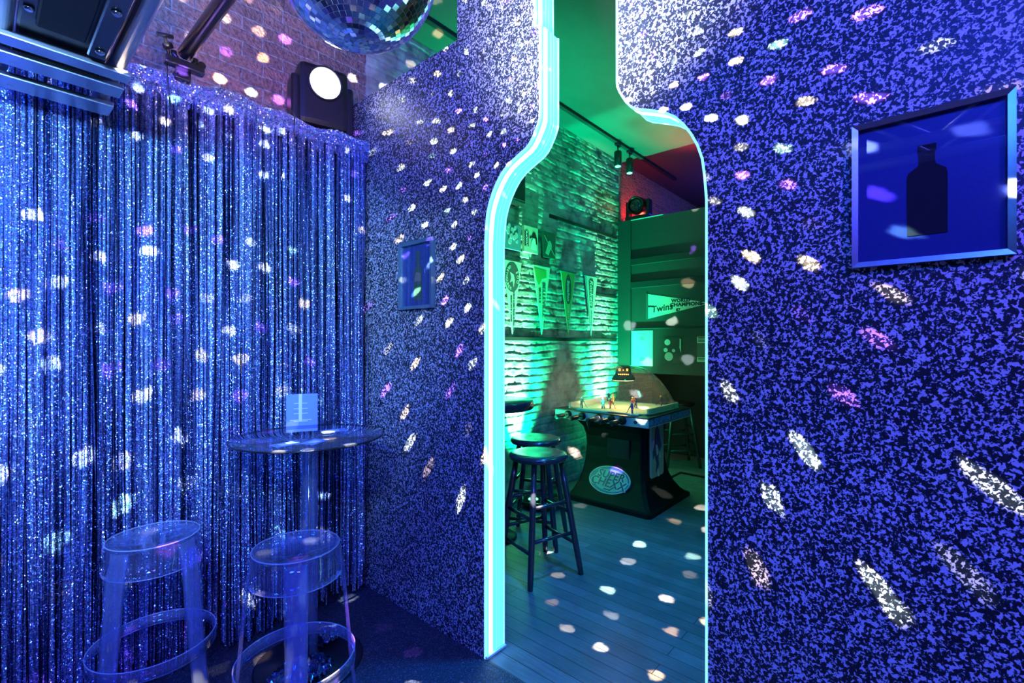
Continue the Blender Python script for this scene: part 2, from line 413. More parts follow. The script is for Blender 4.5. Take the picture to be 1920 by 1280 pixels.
# far green wall
b = nb(); box(b, (GX, -.6, 1.15), (GX+.14, BRY-.002, 3.02))
struct('wall_panelled', b, M['greenpaint'])
b = nb(); box(b, (6.35, -2.6, 0), (6.47, BRY-.002, 3.0)); struct('wall_recess', b, M['ceil_dark'])
for k, (z0, z1) in enumerate(((2.467,2.547),(2.185,2.262),(1.683,1.70))):
    b = nb(); bbox(b, (GX-.02, -.6, z0), (GX-.0005, BRY-.004, z1), .003, 1); struct('trim_%d' % (k+1), b, M['matte'])
b = nb(); box(b, (GX-.012, -.6, 1.15), (GX-.0005, BRY-.004, 1.682)); struct('trim_4', b, M['darkpaint'])
b = nb(); bbox(b, (GX-.022, 2.76, 1.15), (GX-.0005, BRY-.004, 3.03), .003, 1); struct('trim_5', b, M['greenpaint'])
# brick ledges / conduits
def rail(pxa, ya, pxb, yb, r, label):
    xa, za = onY(pxa, ya, BRY-.02); xb, zb = onY(pxb, yb, BRY-.02); z = (za+zb)/2
    b = nb(); bbox(b, (xa, BRY-.025, z-r), (xb, BRY-.001, z+r), .003, 1)
    obj('wall_batten', b, M['matte'], None, label, 'batten')
rail(1030, 402, 1156, 448, .020, 'black batten on the brick wall to the right of the small posters')
rail(944, 634, 1156, 638, .018, 'long black batten on the brick wall just below the pennant tips')
rail(1117, 553, 1156, 556, .016, 'short black batten on the brick wall right of the script pennant')

# ------------------------------------------------------------------ tinsel curtain
CY = 2.585
cur = thing('tinsel_curtain', (.7, CY, 0), 'holographic silver tinsel fringe curtain hanging in front of the back wall', 'curtain')
b = nb(); uvs = []
def strip(bm, x, y, z1, z0, w, ang, seg, amp, drift):
    ph = random.random()*6; ph2 = random.random()*6; fr = random.uniform(1.5, 4)
    prev = None
    tw = random.uniform(-.9,.9)
    for i in range(seg+1):
        t = i/seg; z = z1 + (z0-z1)*t
        a = ang + tw*math.sin(t*fr+ph) + .5*math.sin(t*9+ph2)
        cx = x + amp*math.sin(t*fr*2+ph2)*t + drift*t*t; cy = y + amp*.7*math.cos(t*fr*2.3+ph)*t
        dx, dy = math.cos(a)*w/2, math.sin(a)*w/2
        cur2 = (bm.verts.new((cx-dx, cy-dy, z)), bm.verts.new((cx+dx, cy+dy, z)))
        if prev: bm.faces.new((prev[0], prev[1], cur2[1], cur2[0]))
        prev = cur2
X0c, X1c = -.45, 1.592
n = 760
for i in range(n):
    x = X0c + (X1c-.012-X0c)*(i+random.random())/n
    if random.random() < .05: continue
    z0 = random.choice((.01,.012,.03,.05,.10)) + random.random()*.02
    if x > 1.1: z0 += random.random()*.12
    if .70 < x < .80: z0 += random.choice((.05,.2,.35))
    if random.random() < .04: z0 = random.uniform(.15,.5)
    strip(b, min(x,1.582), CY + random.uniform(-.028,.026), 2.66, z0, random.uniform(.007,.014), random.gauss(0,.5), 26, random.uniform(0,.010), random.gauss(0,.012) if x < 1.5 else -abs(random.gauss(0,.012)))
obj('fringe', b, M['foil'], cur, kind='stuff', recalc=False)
b = nb()                                   # crumpled gathered header band draped over the pipe
nx, nz = 260, 16
grid = []
for i in range(nx+1):
    row = []
    x = X0c + (X1c-X0c)*i/nx
    sag = .012*math.sin(x*9) + .010*math.sin(x*23+1)
    for j in range(nz+1):
        t = j/nz
        if t < .35:
            yy = CY + .065 - t/.35*.085; zz = 2.722 + .012*math.sin(t/.35*PI) + sag
        else:
            yy = CY - .02 - .012*math.sin((t-.35)*7); zz = 2.722 - (t-.35)/.65*.125 + sag*.7
        yy += .006*math.sin(j*1.9+x*6) + random.gauss(0,.0028); zz += .003*math.sin(j*2.7-x*11) + random.gauss(0,.0018)
        row.append(b.verts.new((x, yy, zz)))
    grid.append(row)
for i in range(nx):
    for j in range(nz): b.faces.new((grid[i][j], grid[i+1][j], grid[i+1][j+1], grid[i][j+1]))
obj('header_band', b, M['foil_head'], cur, recalc=False)
b = nb(); cyl(b, (-1.9, CY+.03, 2.69), (X1c, CY+.03, 2.69), .018)
obj('curtain_pipe', b, M['ironpipe'], cur)

# ------------------------------------------------------------------ box truss overhead at the left
TX0, TX1, TZ0, TZ1, TY = .052, .315, 2.435, 2.715, 2.34
tr = thing('box_truss', (.2, TY, TZ0), 'silver box truss running overhead from the tinsel curtain', 'truss')
b = nb()
for x in (TX0, TX1):
    for z in (TZ0, TZ1): cyl(b, (x, -2.59, z), (x, TY, z), .025, n=24)
obj('main_tube', b, M['steel'], tr)
b = nb(); k = 0; y = -2.4
while y < 2.0:
    for x in (TX0, TX1): cyl(b, (x, y, TZ0 if k%2 else TZ1), (x, y+.34, TZ1 if k%2 else TZ0), .009, n=10)
    for z in (TZ1,): cyl(b, (TX0 if k%2 else TX1, y, z), (TX1 if k%2 else TX0, y+.34, z), .009, n=10)
    y += .34; k += 1
obj('lacing', b, M['steel'], tr)
for (y0, y1, z) in ((2.01,2.075,TZ0-.028),(2.125,2.215,TZ0-.030),(2.31,2.42,TZ0-.030)):
    b = nb(); bbox(b, (TX0-.035, y0, z-.012), (TX1+.035, y1, z+.006), .004, 2)
    if y0 > 2.08:
        for x in (TX0+.03, TX1-.05): cyl(b, (x, (y0+y1)/2+.02, z-.0125), (x, (y0+y1)/2+.02, z-.0135), .008, n=12)
    obj('end_plate', b, M['steel'], tr)
b = nb()
for z in (TZ0+.03,TZ1): bbox(b, (TX0, TY-.05, z-.006), (TX1, TY-.005, z+.03), .004, 1)
for x in (TX0, TX1): bbox(b, (x-.02, TY-.05, TZ0), (x+.02, TY-.005, TZ1), .004, 1)
obj('end_frame', b, M['steel'], tr)
fx = thing('stage_light', (.2, 1.7, 2.47), 'black boxy fixture mounted inside the silver truss', 'stage light')
b = nb(); bbox(b, (TX0+.028, 1.0, 2.428), (TX1-.028, 2.06, 2.68), .008, 2); obj('housing', b, M['black'], fx)
b = nb(); bbox(b, (TX0+.065, 1.55, 2.414), (TX1-.09, 1.93, 2.4275), .004, 1); obj('cover_panel', b, M['matte'], fx)
b = nb(); bbox(b, (TX0+.028, 2.062, 2.426), (TX1-.028, 2.284, 2.52), .004, 1); obj('rear_cover', b, M['matte'], fx)
b = nb(); bbox(b, (TX1-.082, 1.30, 2.404), (TX1-.036, 1.98, 2.4275), .004, 1); obj('side_bracket', b, M['ironpipe'], fx)
for (x, y) in ((TX0+.048,1.86),(TX1-.058,1.66),(TX1-.058,1.92)):
    b = nb(); lathe(b, [(.012,0),(.012,-.005),(.007,-.010)], n=14, M=Matrix.Translation((x,y,2.427 if x<.2 else 2.403))); obj('bolt', b, M['chrome'], fx)

# overhead pole with clamp
PXx, PZ = .625, 2.80
b = nb(); cyl(b, (PXx, 2.50, PZ), (PXx+.0, -2.59, PZ), .029, n=28)
pole = obj('scaffold_pole', b, M['ironpipe'], None, 'black steel pole running overhead to a clamp above the tinsel curtain', 'pole')
cl = thing('pipe_clamp', (PXx, 2.52, PZ-.05), 'small black clamp joining the overhead pole to the curtain pipe', 'clamp')
b = nb()
tube(b, [(PXx+.042*math.cos(a), 2.505, PZ-.006+.044*math.sin(a)) for a in [PI+i*PI/8 for i in range(9)]], .012, 10)
bbox(b, (PXx-.075, 2.488, PZ-.070), (PXx+.075, 2.53, PZ-.035), .008, 2)
cyl(b, (PXx+.062, 2.487, PZ-.030), (PXx+.062, 2.53, PZ-.030), .016, n=16)
bbox(b, (PXx-.03, 2.525, PZ-.108), (PXx+.03, 2.625, PZ-.068), .006, 2)
obj('jaw', b, M['ironpipe'], cl)
b = nb(); cyl(b, (PXx-.055, 2.51, PZ-.045), (PXx-.075, 2.50, PZ+.040), .007, n=10); cyl(b, (PXx-.105,2.50,PZ+.038),(PXx-.045,2.50,PZ+.052),.009,n=10)
cyl(b, (PXx-.078, 2.50, PZ-.005), (PXx-.050, 2.50, PZ+.012), .014, n=6)
obj('wing_bolt', b, M['black'], cl)
b = nb(); tube(b, [(.565,2.60,2.80),(.566,2.54,2.77),(.567,2.535,2.70),(.572,2.535,2.62),(.578,2.54,2.56)], .0025, 6)
obj('hanging_cord', b, M['black'], None, 'thin black cord hanging beneath the pipe clamp over the tinsel header', 'cord')
xa, za = onY(556, 196, 2.53); xb, zb = onY(552, 248, 2.53)
b = nb(); tube(b, [(xa,2.60,za),(xa-.004,2.545,(za+zb)/2+.02),(xb,2.535,zb),(xb+.012,2.54,zb-.03)], .0025, 6)
obj('hanging_cord', b, M['black'], None, 'thin black cord draped over the curtain beneath the bright moving head light', 'cord')

# ------------------------------------------------------------------ bright moving head
mh = thing('moving_head_light', (1.37, 2.74, 2.66), 'black moving head light with dazzling white lens on top of the curtain wall', 'stage light')
th = math.radians(-14)
MM = Matrix.Translation((1.40, 2.79, 2.657)) @ Matrix.Rotation(th, 4, 'Z')
b = nb(); bbox(b, (-.17,-.095,0), (.19,.10,.095), .018, 3, MM); obj('base', b, M['black'], mh)
for sx in (-1,1):
    b = nb(); bbox(b, (sx*.150-.028,-.075,.09), (sx*.150+.028,.08,.42), .026, 3, MM); obj('yoke_arm', b, M['black'], mh)
hd = nb(); bbox(hd, (-.145,-.10,.13), (.145,.12,.50), .065, 4, MM)
LM = MM @ Matrix.Translation((.0,-.088,.385)) @ Matrix.Rotation(PI/2+.12, 4, 'X')
lathe(hd, [(.098,0),(.098,.030),(.088,.040),(.088,.02)], n=36, M=LM, cap1=False)
head = obj('head', hd, M['black'], mh)
b = nb(); lathe(b, [(.086,.020),(.086,.026),(.068,.034),(.04,.040),(.01,.042)], n=36, M=LM); obj('lens', b, M['lamp'], head, label='glowing white lens')
b = nb(); bbox(b, (.10,-.0985,.04), (.15,-.094,.07), .001, 1, MM); obj('display', b, M['steel'], mh)
b = nb(); box(b, (-.04,-.0958,.055), (.03,-.0945,.059), MM)
obj('marking', b, M['white'], mh)

# ------------------------------------------------------------------ mirror ball
BC = Vector((.640, 1.089, 2.469)); BR = .2025
ballT = thing('mirror_ball', BC, 'large mirror tiled disco ball hanging overhead', 'disco ball')
b = nb(); rows = 44
for r in range(rows):
    t0, t1 = PI*r/rows, PI*(r+1)/rows; tm = (t0+t1)/2
    m = max(3, int(round(2*PI*BR*math.sin(tm)/(PI*BR/rows))))
    for k in range(m):
        p0, p1 = 2*PI*k/m, 2*PI*(k+1)/m; pm = (p0+p1)/2; g = .93
        c = Vector((math.sin(tm)*math.cos(pm), math.sin(tm)*math.sin(pm), math.cos(tm)))
        e = Vector((-math.sin(pm), math.cos(pm), 0)); f_ = Vector((math.cos(tm)*math.cos(pm), math.cos(tm)*math.sin(pm), -math.sin(tm)))
        nn = (c + e*random.gauss(0,.012) + f_*random.gauss(0,.012)).normalized()
        e = (e - nn*e.dot(nn)).normalized(); f_ = nn.cross(e)
        hw = BR*math.sin(tm)*(p1-p0)/2*g; hh = BR*(t1-t0)/2*g
        q = [b.verts.new(BC + c*BR + e*sx*hw + f_*sy*hh) for sx, sy in ((-1,-1),(1,-1),(1,1),(-1,1))]
        b.faces.new(q)
obj('mirror_tiles', b, M['mirror'], ballT)
b = nb(); t = bmesh.new(); bmesh.ops.create_uvsphere(t, u_segments=64, v_segments=40, radius=BR-.004)
for f in t.faces: f.smooth = True
merge(b, t, Matrix.Translation(BC)); obj('core', b, M['white'], ballT)
b = nb(); cyl(b, BC+Vector((0,0,BR-.01)), (BC.x,BC.y,BC.z+BR+.04), .026); cyl(b, (BC.x,BC.y,BC.z+BR+.035), (BC.x,BC.y,PZ-.029), .006, n=10)
obj('hanging_rod', b, M['steel'], ballT)

# ------------------------------------------------------------------ framed pictures on the speckled wall
def picture(y0, y1, z0, z1, t, fw, frame_m, print_m, name_label):
    r = thing('framed_picture', (WX0, (y0+y1)/2, z0), name_label, 'picture')
    W, H = y1-y0, z1-z0
    P = plane_M((WX0-.001, y1, z0), 'x')          # local x runs towards -Y
    b = nb()
    o = [(0,0),(W,0),(W,H),(0,H)]; i = [(fw,fw),(W-fw,fw),(W-fw,H-fw),(fw,H-fw)]
    O0=[b.verts.new(P@Vector((x,y,0))) for x,y in o]; O1=[b.verts.new(P@Vector((x,y,t))) for x,y in o]
    I1=[b.verts.new(P@Vector((x,y,t*.82))) for x,y in i]; I0=[b.verts.new(P@Vector((x,y,.004))) for x,y in i]
    for k in range(4):
        l=(k+1)%4
        b.faces.new((O0[k],O0[l],O1[l],O1[k])); b.faces.new((O1[k],O1[l],I1[l],I1[k])); b.faces.new((I1[k],I1[l],I0[l],I0[k])); b.faces.new((I0[k],I0[l],O0[l],O0[k]))
    obj('frame', b, frame_m, r)
    b = nb(); box(b, (fw,fw,.001),(W-fw,H-fw,.0045), P); pr = obj('print', b, print_m, r)
    b = nb(); box(b, (fw,fw,t*.6),(W-fw,H-fw,t*.6+.002), P); obj('glass', b, M['pane'], r)
    return r, P, W, H, pr
m_pr1 = simple('navy_print', (.03,.045,.22), .4)
r, P, W, H, pr = picture(-.150, .160, 1.708, 2.094, .022, .014, M['steel'], m_pr1, 'silver framed dark blue picture of a black bottle silhouette on the right wall')
def bottle_outline(cx, z0, hw, hb, hn, nw):
    return [(cx-hw,z0),(cx+hw,z0),(cx+hw,z0+hb),(cx+hw*.93,z0+hb+.012),(cx+nw*1.15,z0+hb+.026),(cx+nw,z0+hb+.034),(cx+nw,z0+hn-.02),(cx+nw*1.15,z0+hn-.018),(cx+nw*1.15,z0+hn),
            (cx-nw*1.15,z0+hn),(cx-nw*1.15,z0+hn-.018),(cx-nw,z0+hn-.02),(cx-nw,z0+hb+.034),(cx-nw*1.15,z0+hb+.026),(cx-hw*.93,z0+hb+.012),(cx-hw,z0+hb)]
b = nb(); poly(b, bottle_outline(.1545, .071, .039, .150, .229, .0155), .0045, .0065, P); obj('bottle_silhouette', b, M['ink'], pr)
m_pr2 = simple('deep_blue_print', (.06,.10,.30), .4)
r, P, W, H, pr = picture(1.953, 2.243, 1.692, 2.062, .030, .018, simple('blue_grey_frame', (.12,.22,.28), .35, .3), m_pr2, 'small blue framed picture with green bottle left of the doorway')
m_bot = simple('olive_print', (.10,.16,.07), .5)
b = nb(); poly(b, bottle_outline(.148, .045, .034, .16, .27, .014), .0045, .0065, P); obj('bottle_print', b, m_bot, pr)
b = nb(); poly(b, [(.118,.15),(.175,.15),(.175,.19),(.135,.205)], .0066, .0075, P); obj('bottle_label', b, simple('tan_print', (.35,.28,.2), .5), pr)

# ------------------------------------------------------------------ clear stools
def ghost_stool():
    root = thing('clear_stool', (0,0,0), '', 'stool', 'clear acrylic stools beside the round glass table')
    b = nb(); R = .148
    lathe(b, [(R-.006,.752),(R+.001,.750),(R+.002,.742),(R-.002,.736),(.04,.728),(.001,.727)], n=56, cap0=False, cap1=False)
    lathe(b, [(R-.006,.752),(R-.010,.746),(.04,.738),(.001,.737)], n=56, cap0=False, cap1=False)
    obj('seat', b, M['acrylic'], root)
    b = nb(); lathe(b, [(R,.738),(R+.004,.69),(R+.010,.640),(R+.005,.640),(R-.001,.69),(R-.005,.738),(R,.738)], n=56, cap0=False, cap1=False)
    obj('apron', b, M['acrylic'], root)
    zs = [(.735,.150),(.70,.156),(.66,.168),(.62,.172),(.45,.186),(.30,.199),(.15,.215),(.0,.232)]
    for q in range(4):
        b = nb(); c0 = PI/4 + q*PI/2; rings = []
        for z, rr in zs:
            hw = .040 if z > .6 else .036
            th_ = hw/rr; ring = []
            for k in range(7):
                a = c0 - th_ + 2*th_*k/6; ring.append((rr, a))
            out = [b.verts.new((r_*math.cos(a), r_*math.sin(a), z)) for r_, a in ring]
            inn = [b.verts.new(((r_-.011)*math.cos(a), (r_-.011)*math.sin(a), z)) for r_, a in ring]
            rings.append(out + inn[::-1])
        for A_, B_ in zip(rings, rings[1:]):
            m = len(A_)
            for i in range(m):
                f = b.faces.new((A_[i], A_[(i+1)%m], B_[(i+1)%m], B_[i])); f.smooth = (i not in (6,13))
        b.faces.new(rings[0]); b.faces.new(rings[-1][::-1])
        obj('leg', b, M['acrylic_leg'], root)
    b = nb()
    for r_, z_, q_ in ((.1495,.748,.0026),(.158,.640,.0018)): tube(b, [(r_*math.cos(2*PI*i/56), r_*math.sin(2*PI*i/56), z_) for i in range(56)], q_, 6, closed=True)
    obj('seat_edge_glint', b, M['acrylic_edge_glint'], root)  # thin pale rings added as highlights on the seat and apron edges
    b = nb(); lathe(b, [(.208,.345),(.209,.30),(.203,.30),(.202,.345),(.208,.345)], n=56, cap0=False, cap1=False)
    fr_ = obj('foot_ring', b, M['acrylic_leg'], root)
    b = nb()
    for z_ in (.345,.300): tube(b, [(.2055*math.cos(2*PI*i/56), .2055*math.sin(2*PI*i/56), z_) for i in range(56)], .0022, 6, closed=True)
    obj('ring_edge_glint', b, M['acrylic_edge_glint'], fr_)  # pale rings added as highlights on the foot ring edges
    return root
gs = ghost_stool()
def at_floor(px, d): a = ray(px); return (a[0]*d, a[1]*d)
x, y = at_floor(556, 1.76); gs.location = (x, y, .004); gs.rotation_euler = (0,0,.36)
gs['label'] = 'clear acrylic stool right of the other one, in front of the round table base'
x, y = at_floor(289, 1.86); copy_tree(gs, (x, y, .004), -.2, 'clear acrylic stool further left, in front of the long tinsel strands')

# ------------------------------------------------------------------ round glass table
TCx, TCy = 1.045, 2.19
tb = thing('round_table', (TCx, TCy, .004), 'tall round clear table with dark rim standing before the tinsel curtain', 'table')
b = nb(); lathe(b, [(.001,1.060),(.330,1.060),(.331,1.068),(.330,1.072),(.001,1.072)], (TCx,TCy), 72, cap0=False, cap1=False); obj('tabletop', b, M['tableglass'], tb)
b = nb(); tube(b, [(TCx+.333*math.cos(2*PI*i/96), TCy+.333*math.sin(2*PI*i/96), 1.065) for i in range(96)], .0042, 8, closed=True); obj('rim', b, M['black'], tb)
b = nb(); cyl(b, (TCx,TCy,.02), (TCx,TCy,1.06), .036, n=32, cap=False); cyl(b, (TCx,TCy,.02), (TCx,TCy,1.06), .031, n=32, cap=False); obj('column', b, M['tableglass'], tb)
b = nb(); cyl(b, (TCx-.02,TCy-.032,.04), (TCx-.02,TCy-.032,1.05), .002, n=8); obj('chrome_edge', b, M['chrome'], tb)
b = nb(); lathe(b, [(.235,.004),(.24,.012),(.23,.018),(.05,.024),(.038,.05),(.001,.05)], (TCx,TCy), 56, cap1=False); obj('base_plate', b, M['black'], tb)
# crumpled foil lying on the base
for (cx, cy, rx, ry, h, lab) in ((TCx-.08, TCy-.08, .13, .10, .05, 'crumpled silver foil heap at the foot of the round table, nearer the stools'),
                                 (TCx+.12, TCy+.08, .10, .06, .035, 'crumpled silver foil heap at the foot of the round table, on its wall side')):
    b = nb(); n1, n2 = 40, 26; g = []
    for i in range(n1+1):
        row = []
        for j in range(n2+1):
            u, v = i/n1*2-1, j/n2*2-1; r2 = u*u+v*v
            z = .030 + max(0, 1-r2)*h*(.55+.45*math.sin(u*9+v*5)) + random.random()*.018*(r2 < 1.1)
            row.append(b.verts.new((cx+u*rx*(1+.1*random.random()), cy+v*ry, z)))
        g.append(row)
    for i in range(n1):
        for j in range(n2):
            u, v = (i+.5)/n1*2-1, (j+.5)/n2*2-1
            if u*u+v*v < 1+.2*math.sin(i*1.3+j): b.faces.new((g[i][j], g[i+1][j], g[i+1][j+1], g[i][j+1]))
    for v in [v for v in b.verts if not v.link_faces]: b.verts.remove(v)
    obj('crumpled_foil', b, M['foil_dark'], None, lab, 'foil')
# sign holder and cards on the table
SH = thing('sign_holder', (TCx-.06, TCy-.05, 1.072), 'clear acrylic sign holder with a pale card with a painted reflection streak on the round table', 'sign')
SM = Matrix.Translation((TCx-.05, TCy-.03, 1.072)) @ Matrix.Rotation(math.radians(-24), 4, 'Z')
b = nb(); bbox(b, (-.072,-.005,.022), (.072,.005,.205), .002, 1, SM); obj('holder', b, M['pane'], SH)
b = nb(); bbox(b, (-.06,-.045,0), (.06,.045,.004), .001, 1, SM); box(b, (-.05,-.004,.004), (-.042,.004,.022), SM); box(b, (.042,-.004,.004), (.05,.004,.022), SM); obj('stand', b, M['acrylic'], SH)
b = nb(); box(b, (-.066,-.002,.028), (.066,.002,.200), SM); cd = obj('card', b, simple('pale_card', (.22,.32,.70), .4), SH)
b = nb(); box(b, (-.066,-.0032,.040), (.066,-.0021,.056), SM); obj('card_band', b, simple('blue_band', (.08,.14,.5), .4), cd)
b = nb(); box(b, (-.014,-.0034,.075), (.000,-.0021,.200), SM)  # white upright stripe is a painted reflection; the bars below are print
for z, w in ((.080,.045),(.074,.03),(.110,.03),(.132,.03),(.156,.028)): box(b, (-.005-w,-.0036,z), (-.005+w,-.0030,z+.003), SM)
obj('card_graphic_reflection', b, M['white'], cd)
for (ux, uy, rr, w, h, lab) in ((-.17,-.13,.1,.10,.07,'small printed card left of the sign holder on the round table'),
                                (-.06,-.17,.5,.11,.075,'small printed card in front of the sign holder on the round table'),
                                (.13,.02,-.3,.12,.08,'small printed card right of the sign holder on the round table')):
    Mx = Matrix.Translation((TCx+ux, TCy+uy, 1.0725)) @ Matrix.Rotation(rr, 4, 'Z')
    c = nb(); bbox(c, (-w/2,-h/2,0), (w/2,h/2,.002), .0006, 1, Mx)
    o = obj('table_card', c, simple('blue_card', (.20,.30,.75), .4), None, lab, 'card', 'cards lying on the round table')
    c = nb(); box(c, (-w*.25,-h*.3,.002), (w*.2,h*.2,.0026), Mx); obj('card_print', c, M['white'], o)

# ------------------------------------------------------------------ black wooden stools
def wood_stool():
    root = thing('bar_stool', (0,0,0), '', 'stool', 'black round wooden bar stools in the green room')
    b = nb(); lathe(b, [(.001,.735),(.165,.735),(.188,.742),(.196,.757),(.192,.772),(.175,.782),(.14,.784),(.08,.779),(.001,.777)], n=48, cap0=False, cap1=False)
    obj('seat', b, M['stoolwood'], root)
    T = [(sx*.105, sy*.105) for sx, sy in ((1,1),(-1,1),(-1,-1),(1,-1))]; Bm = [(sx*.20, sy*.20) for sx, sy in ((1,1),(-1,1),(-1,-1),(1,-1))]
    def pt(q, z): t = 1 - z/.74; return Vector((T[q][0]+(Bm[q][0]-T[q][0])*t, T[q][1]+(Bm[q][1]-T[q][1])*t, z))
    for q in range(4):
        b = nb(); tube(b, [pt(q,0), pt(q,.06), pt(q,.25), pt(q,.5), pt(q,.737)], [.017,.019,.0205,.0195,.0175], 14); obj('leg', b, M['stoolwood'], root)
    for q in range(4):
        for z in ((.20,.40) if q%2 else (.27,.47)):
            b = nb(); cyl(b, pt(q,z), pt((q+1)%4,z), .0115, n=12); obj('rung', b, M['stoolwood'], root)
    return root
ws = wood_stool(); ws.location = (2.485, 1.955, 0); ws.rotation_euler = (0,0,math.radians(-17))
ws['label'] = 'black round wooden bar stool nearest the doorway, in front of the others'
copy_tree(ws, (2.87, 2.285, 0), math.radians(25), 'black round wooden bar stool directly behind the front stool')
copy_tree(ws, (5.83, 2.36, 0), math.radians(40), 'dark bar stool in the shadow behind the dome hockey game')
# pub table
pt_ = thing('pub_table', (2.66, 2.53, 0), 'black round pub table half hidden behind the glowing door edge', 'table')
b = nb(); lathe(b, [(.001,1.0),(.29,1.0),(.305,1.012),(.305,1.055),(.297,1.068),(.001,1.068)], (2.68,2.54), 56, cap0=False, cap1=False); obj('tabletop', b, M['stoolwood'], pt_)
b = nb(); cyl(b, (2.68,2.54,.03), (2.68,2.54,1.0), .038, n=24); obj('column', b, M['stoolwood'], pt_)
b = nb(); lathe(b, [(.17,0),(.175,.012),(.15,.025),(.06,.05),(.04,.09)], (2.68,2.54), 40); obj('base', b, M['black'], pt_)
# dark cable coil by the brick
b = nb()
for k in range(5):
    r_ = .17+.012*k; tube(b, [(3.50+r_*math.cos(a), 2.70+r_*.9*math.sin(a), .012+.013*k+.008*math.sin(a*3+k)) for a in [2*PI*i/40 for i in range(40)]], .009, 8, closed=True)
obj('cable_coil', b, M['black'], None, 'coil of black cable on the floor between the stools and the brick wall', 'cable')

# ------------------------------------------------------------------ dome hockey game
G = thing('dome_hockey_game', (4.26, 2.25, 0), 'arcade dome hockey table with clear bubble top on a black flared pedestal', 'arcade game')
b = nb()
secs = [(0,3.80,4.72,1.785,2.665),(.035,3.80,4.72,1.785,2.665),(.045,3.83,4.69,1.81,2.65),(.09,3.875,4.64,1.85,2.63),(.16,3.94,4.60,1.90,2.61),(.24,3.985,4.56,1.93,2.60),(.34,4.02,4.53,1.95,2.59),
        (.50,4.05,4.50,1.96,2.59),(.60,4.05,4.50,1.96,2.60),(.68,4.03,4.50,1.955,2.62),(.74,3.98,4.52,1.94,2.66),(.778,3.90,4.56,1.92,2.70)]
rg = []
for z, xa, xb, ya, yb in secs:
    c = .03; rg.append([b.verts.new(p) for p in ((xa+c,ya,z),(xb-c,ya,z),(xb,ya+c,z),(xb,yb-c,z),(xb-c,yb,z),(xa+c,yb,z),(xa,yb-c,z),(xa,ya+c,z))])
for A_, B_ in zip(rg, rg[1:]):
    for i in range(8): b.faces.new((A_[i], A_[(i+1)%8], B_[(i+1)%8], B_[i]))
b.faces.new(rg[0][::-1]); b.faces.new(rg[-1])
bpm = simple('black_moulded_plastic', (.006,.007,.007), .55); bpm.node_tree.nodes['Principled BSDF'].inputs['Specular IOR Level'].default_value = .15
ped = obj('pedestal', b, bpm, G)
b = nb(); bbox(b, (4.035,2.10,.42), (4.047,2.33,.60), .003, 1); obj('coin_door', b, M['matte'], ped)
# oval badge, tilted with the pedestal face
c0 = Vector((3.985, 2.265, .222)); tilt = .52
OM = Matrix.Translation(c0 + Vector((-.028,0,0))) @ Matrix.Rotation(tilt, 4, 'Y') @ plane_M((0,0,0),'x')
def ell(a, bb, n=56): return [(a*math.cos(2*PI*i/n), bb*math.sin(2*PI*i/n)) for i in range(n)]
b = nb(); poly(b, ell(.215,.132), -.02, .004, OM); badge = obj('oval_badge', b, M['white'], ped, label='oval badge with lettering')
b = nb(); poly(b, ell(.206,.124), .004, .006, OM); obj('badge_field', b, simple('teal_badge', (.05,.16,.28), .4), badge)
b = nb(); poly(b, [(x+.018,y-.004) for x,y in ell(.176,.104)], .006, .008, OM); obj('badge_center', b, simple('pale_teal_badge', (.25,.60,.55), .4), badge)
for dep, bo, mm in ((.0095,.0060,M['white']),(.0115,.0022,simple('navy_letters', (.01,.03,.12), .4))):
    b = nb()
    text_bm(b, 'SUPER', .100, OM @ Matrix.Translation((.012,.040,dep)) @ Matrix.Rotation(-.06,4,'Z'), .0007, bo, shear=.12)
    text_bm(b, 'CHEXX', .108, OM @ Matrix.Translation((-.004,-.036,dep)) @ Matrix.Rotation(-.06,4,'Z'), .0007, bo, shear=.12)
    poly(b, [(-.03,-.086),(.03,-.090),(.075,-.052),(.082,-.058),(.034,-.101),(-.03,-.097)], dep-.0005, dep+.0005, OM)
    obj('lettering', b, mm, badge)
# art panel on the side
b = nb(); PM = plane_M((4.12, 1.948, .06), 'brick'); bbox(b, (0,.05,0), (.30,.70,.012), .002, 1, PM); ap = obj('side_art_panel', b, M['steel'], G)
b = nb(); box(b, (.012,.062,.012), (.288,.688,.014), PM); obj('panel_border', b, simple('pale_border', (.6,.85,.85), .4), ap)
b = nb(); box(b, (.024,.074,.014), (.276,.676,.0155), PM); obj('panel_field', b, simple('muted_field', (.35,.48,.42), .4), ap)
b = nb()
poly(b, [(.10,.64),(.15,.67),(.19,.63),(.21,.55),(.24,.47),(.20,.40),(.17,.38),(.19,.30),(.15,.22),(.12,.24),(.13,.32),(.09,.40),(.06,.36),(.05,.46),(.09,.54)], .0155, .0165, PM)
obj('player_art', b, simple('navy_art', (.02,.05,.16), .4), ap)
b = nb(); poly(b, [(.04,.52),(.08,.55),(.09,.52),(.05,.44)], .0165, .0172, PM); poly(b, [(.11,.50),(.15,.49),(.17,.40),(.14,.39)], .0165, .0172, PM); poly(b, [(.17,.45),(.21,.40),(.23,.35),(.20,.37)], .0165, .0172, PM)
poly(b, [(.14,.24),(.22,.10),(.235,.11),(.16,.27)], .0158, .0166, PM)
obj('player_highlights', b, M['white'], ap)
b = nb(); poly(b, [(x+.22,y+.13) for x,y in ell(.026,.034,20)], .0166, .0174, PM); obj('round_emblem', b, M['ink'], ap)
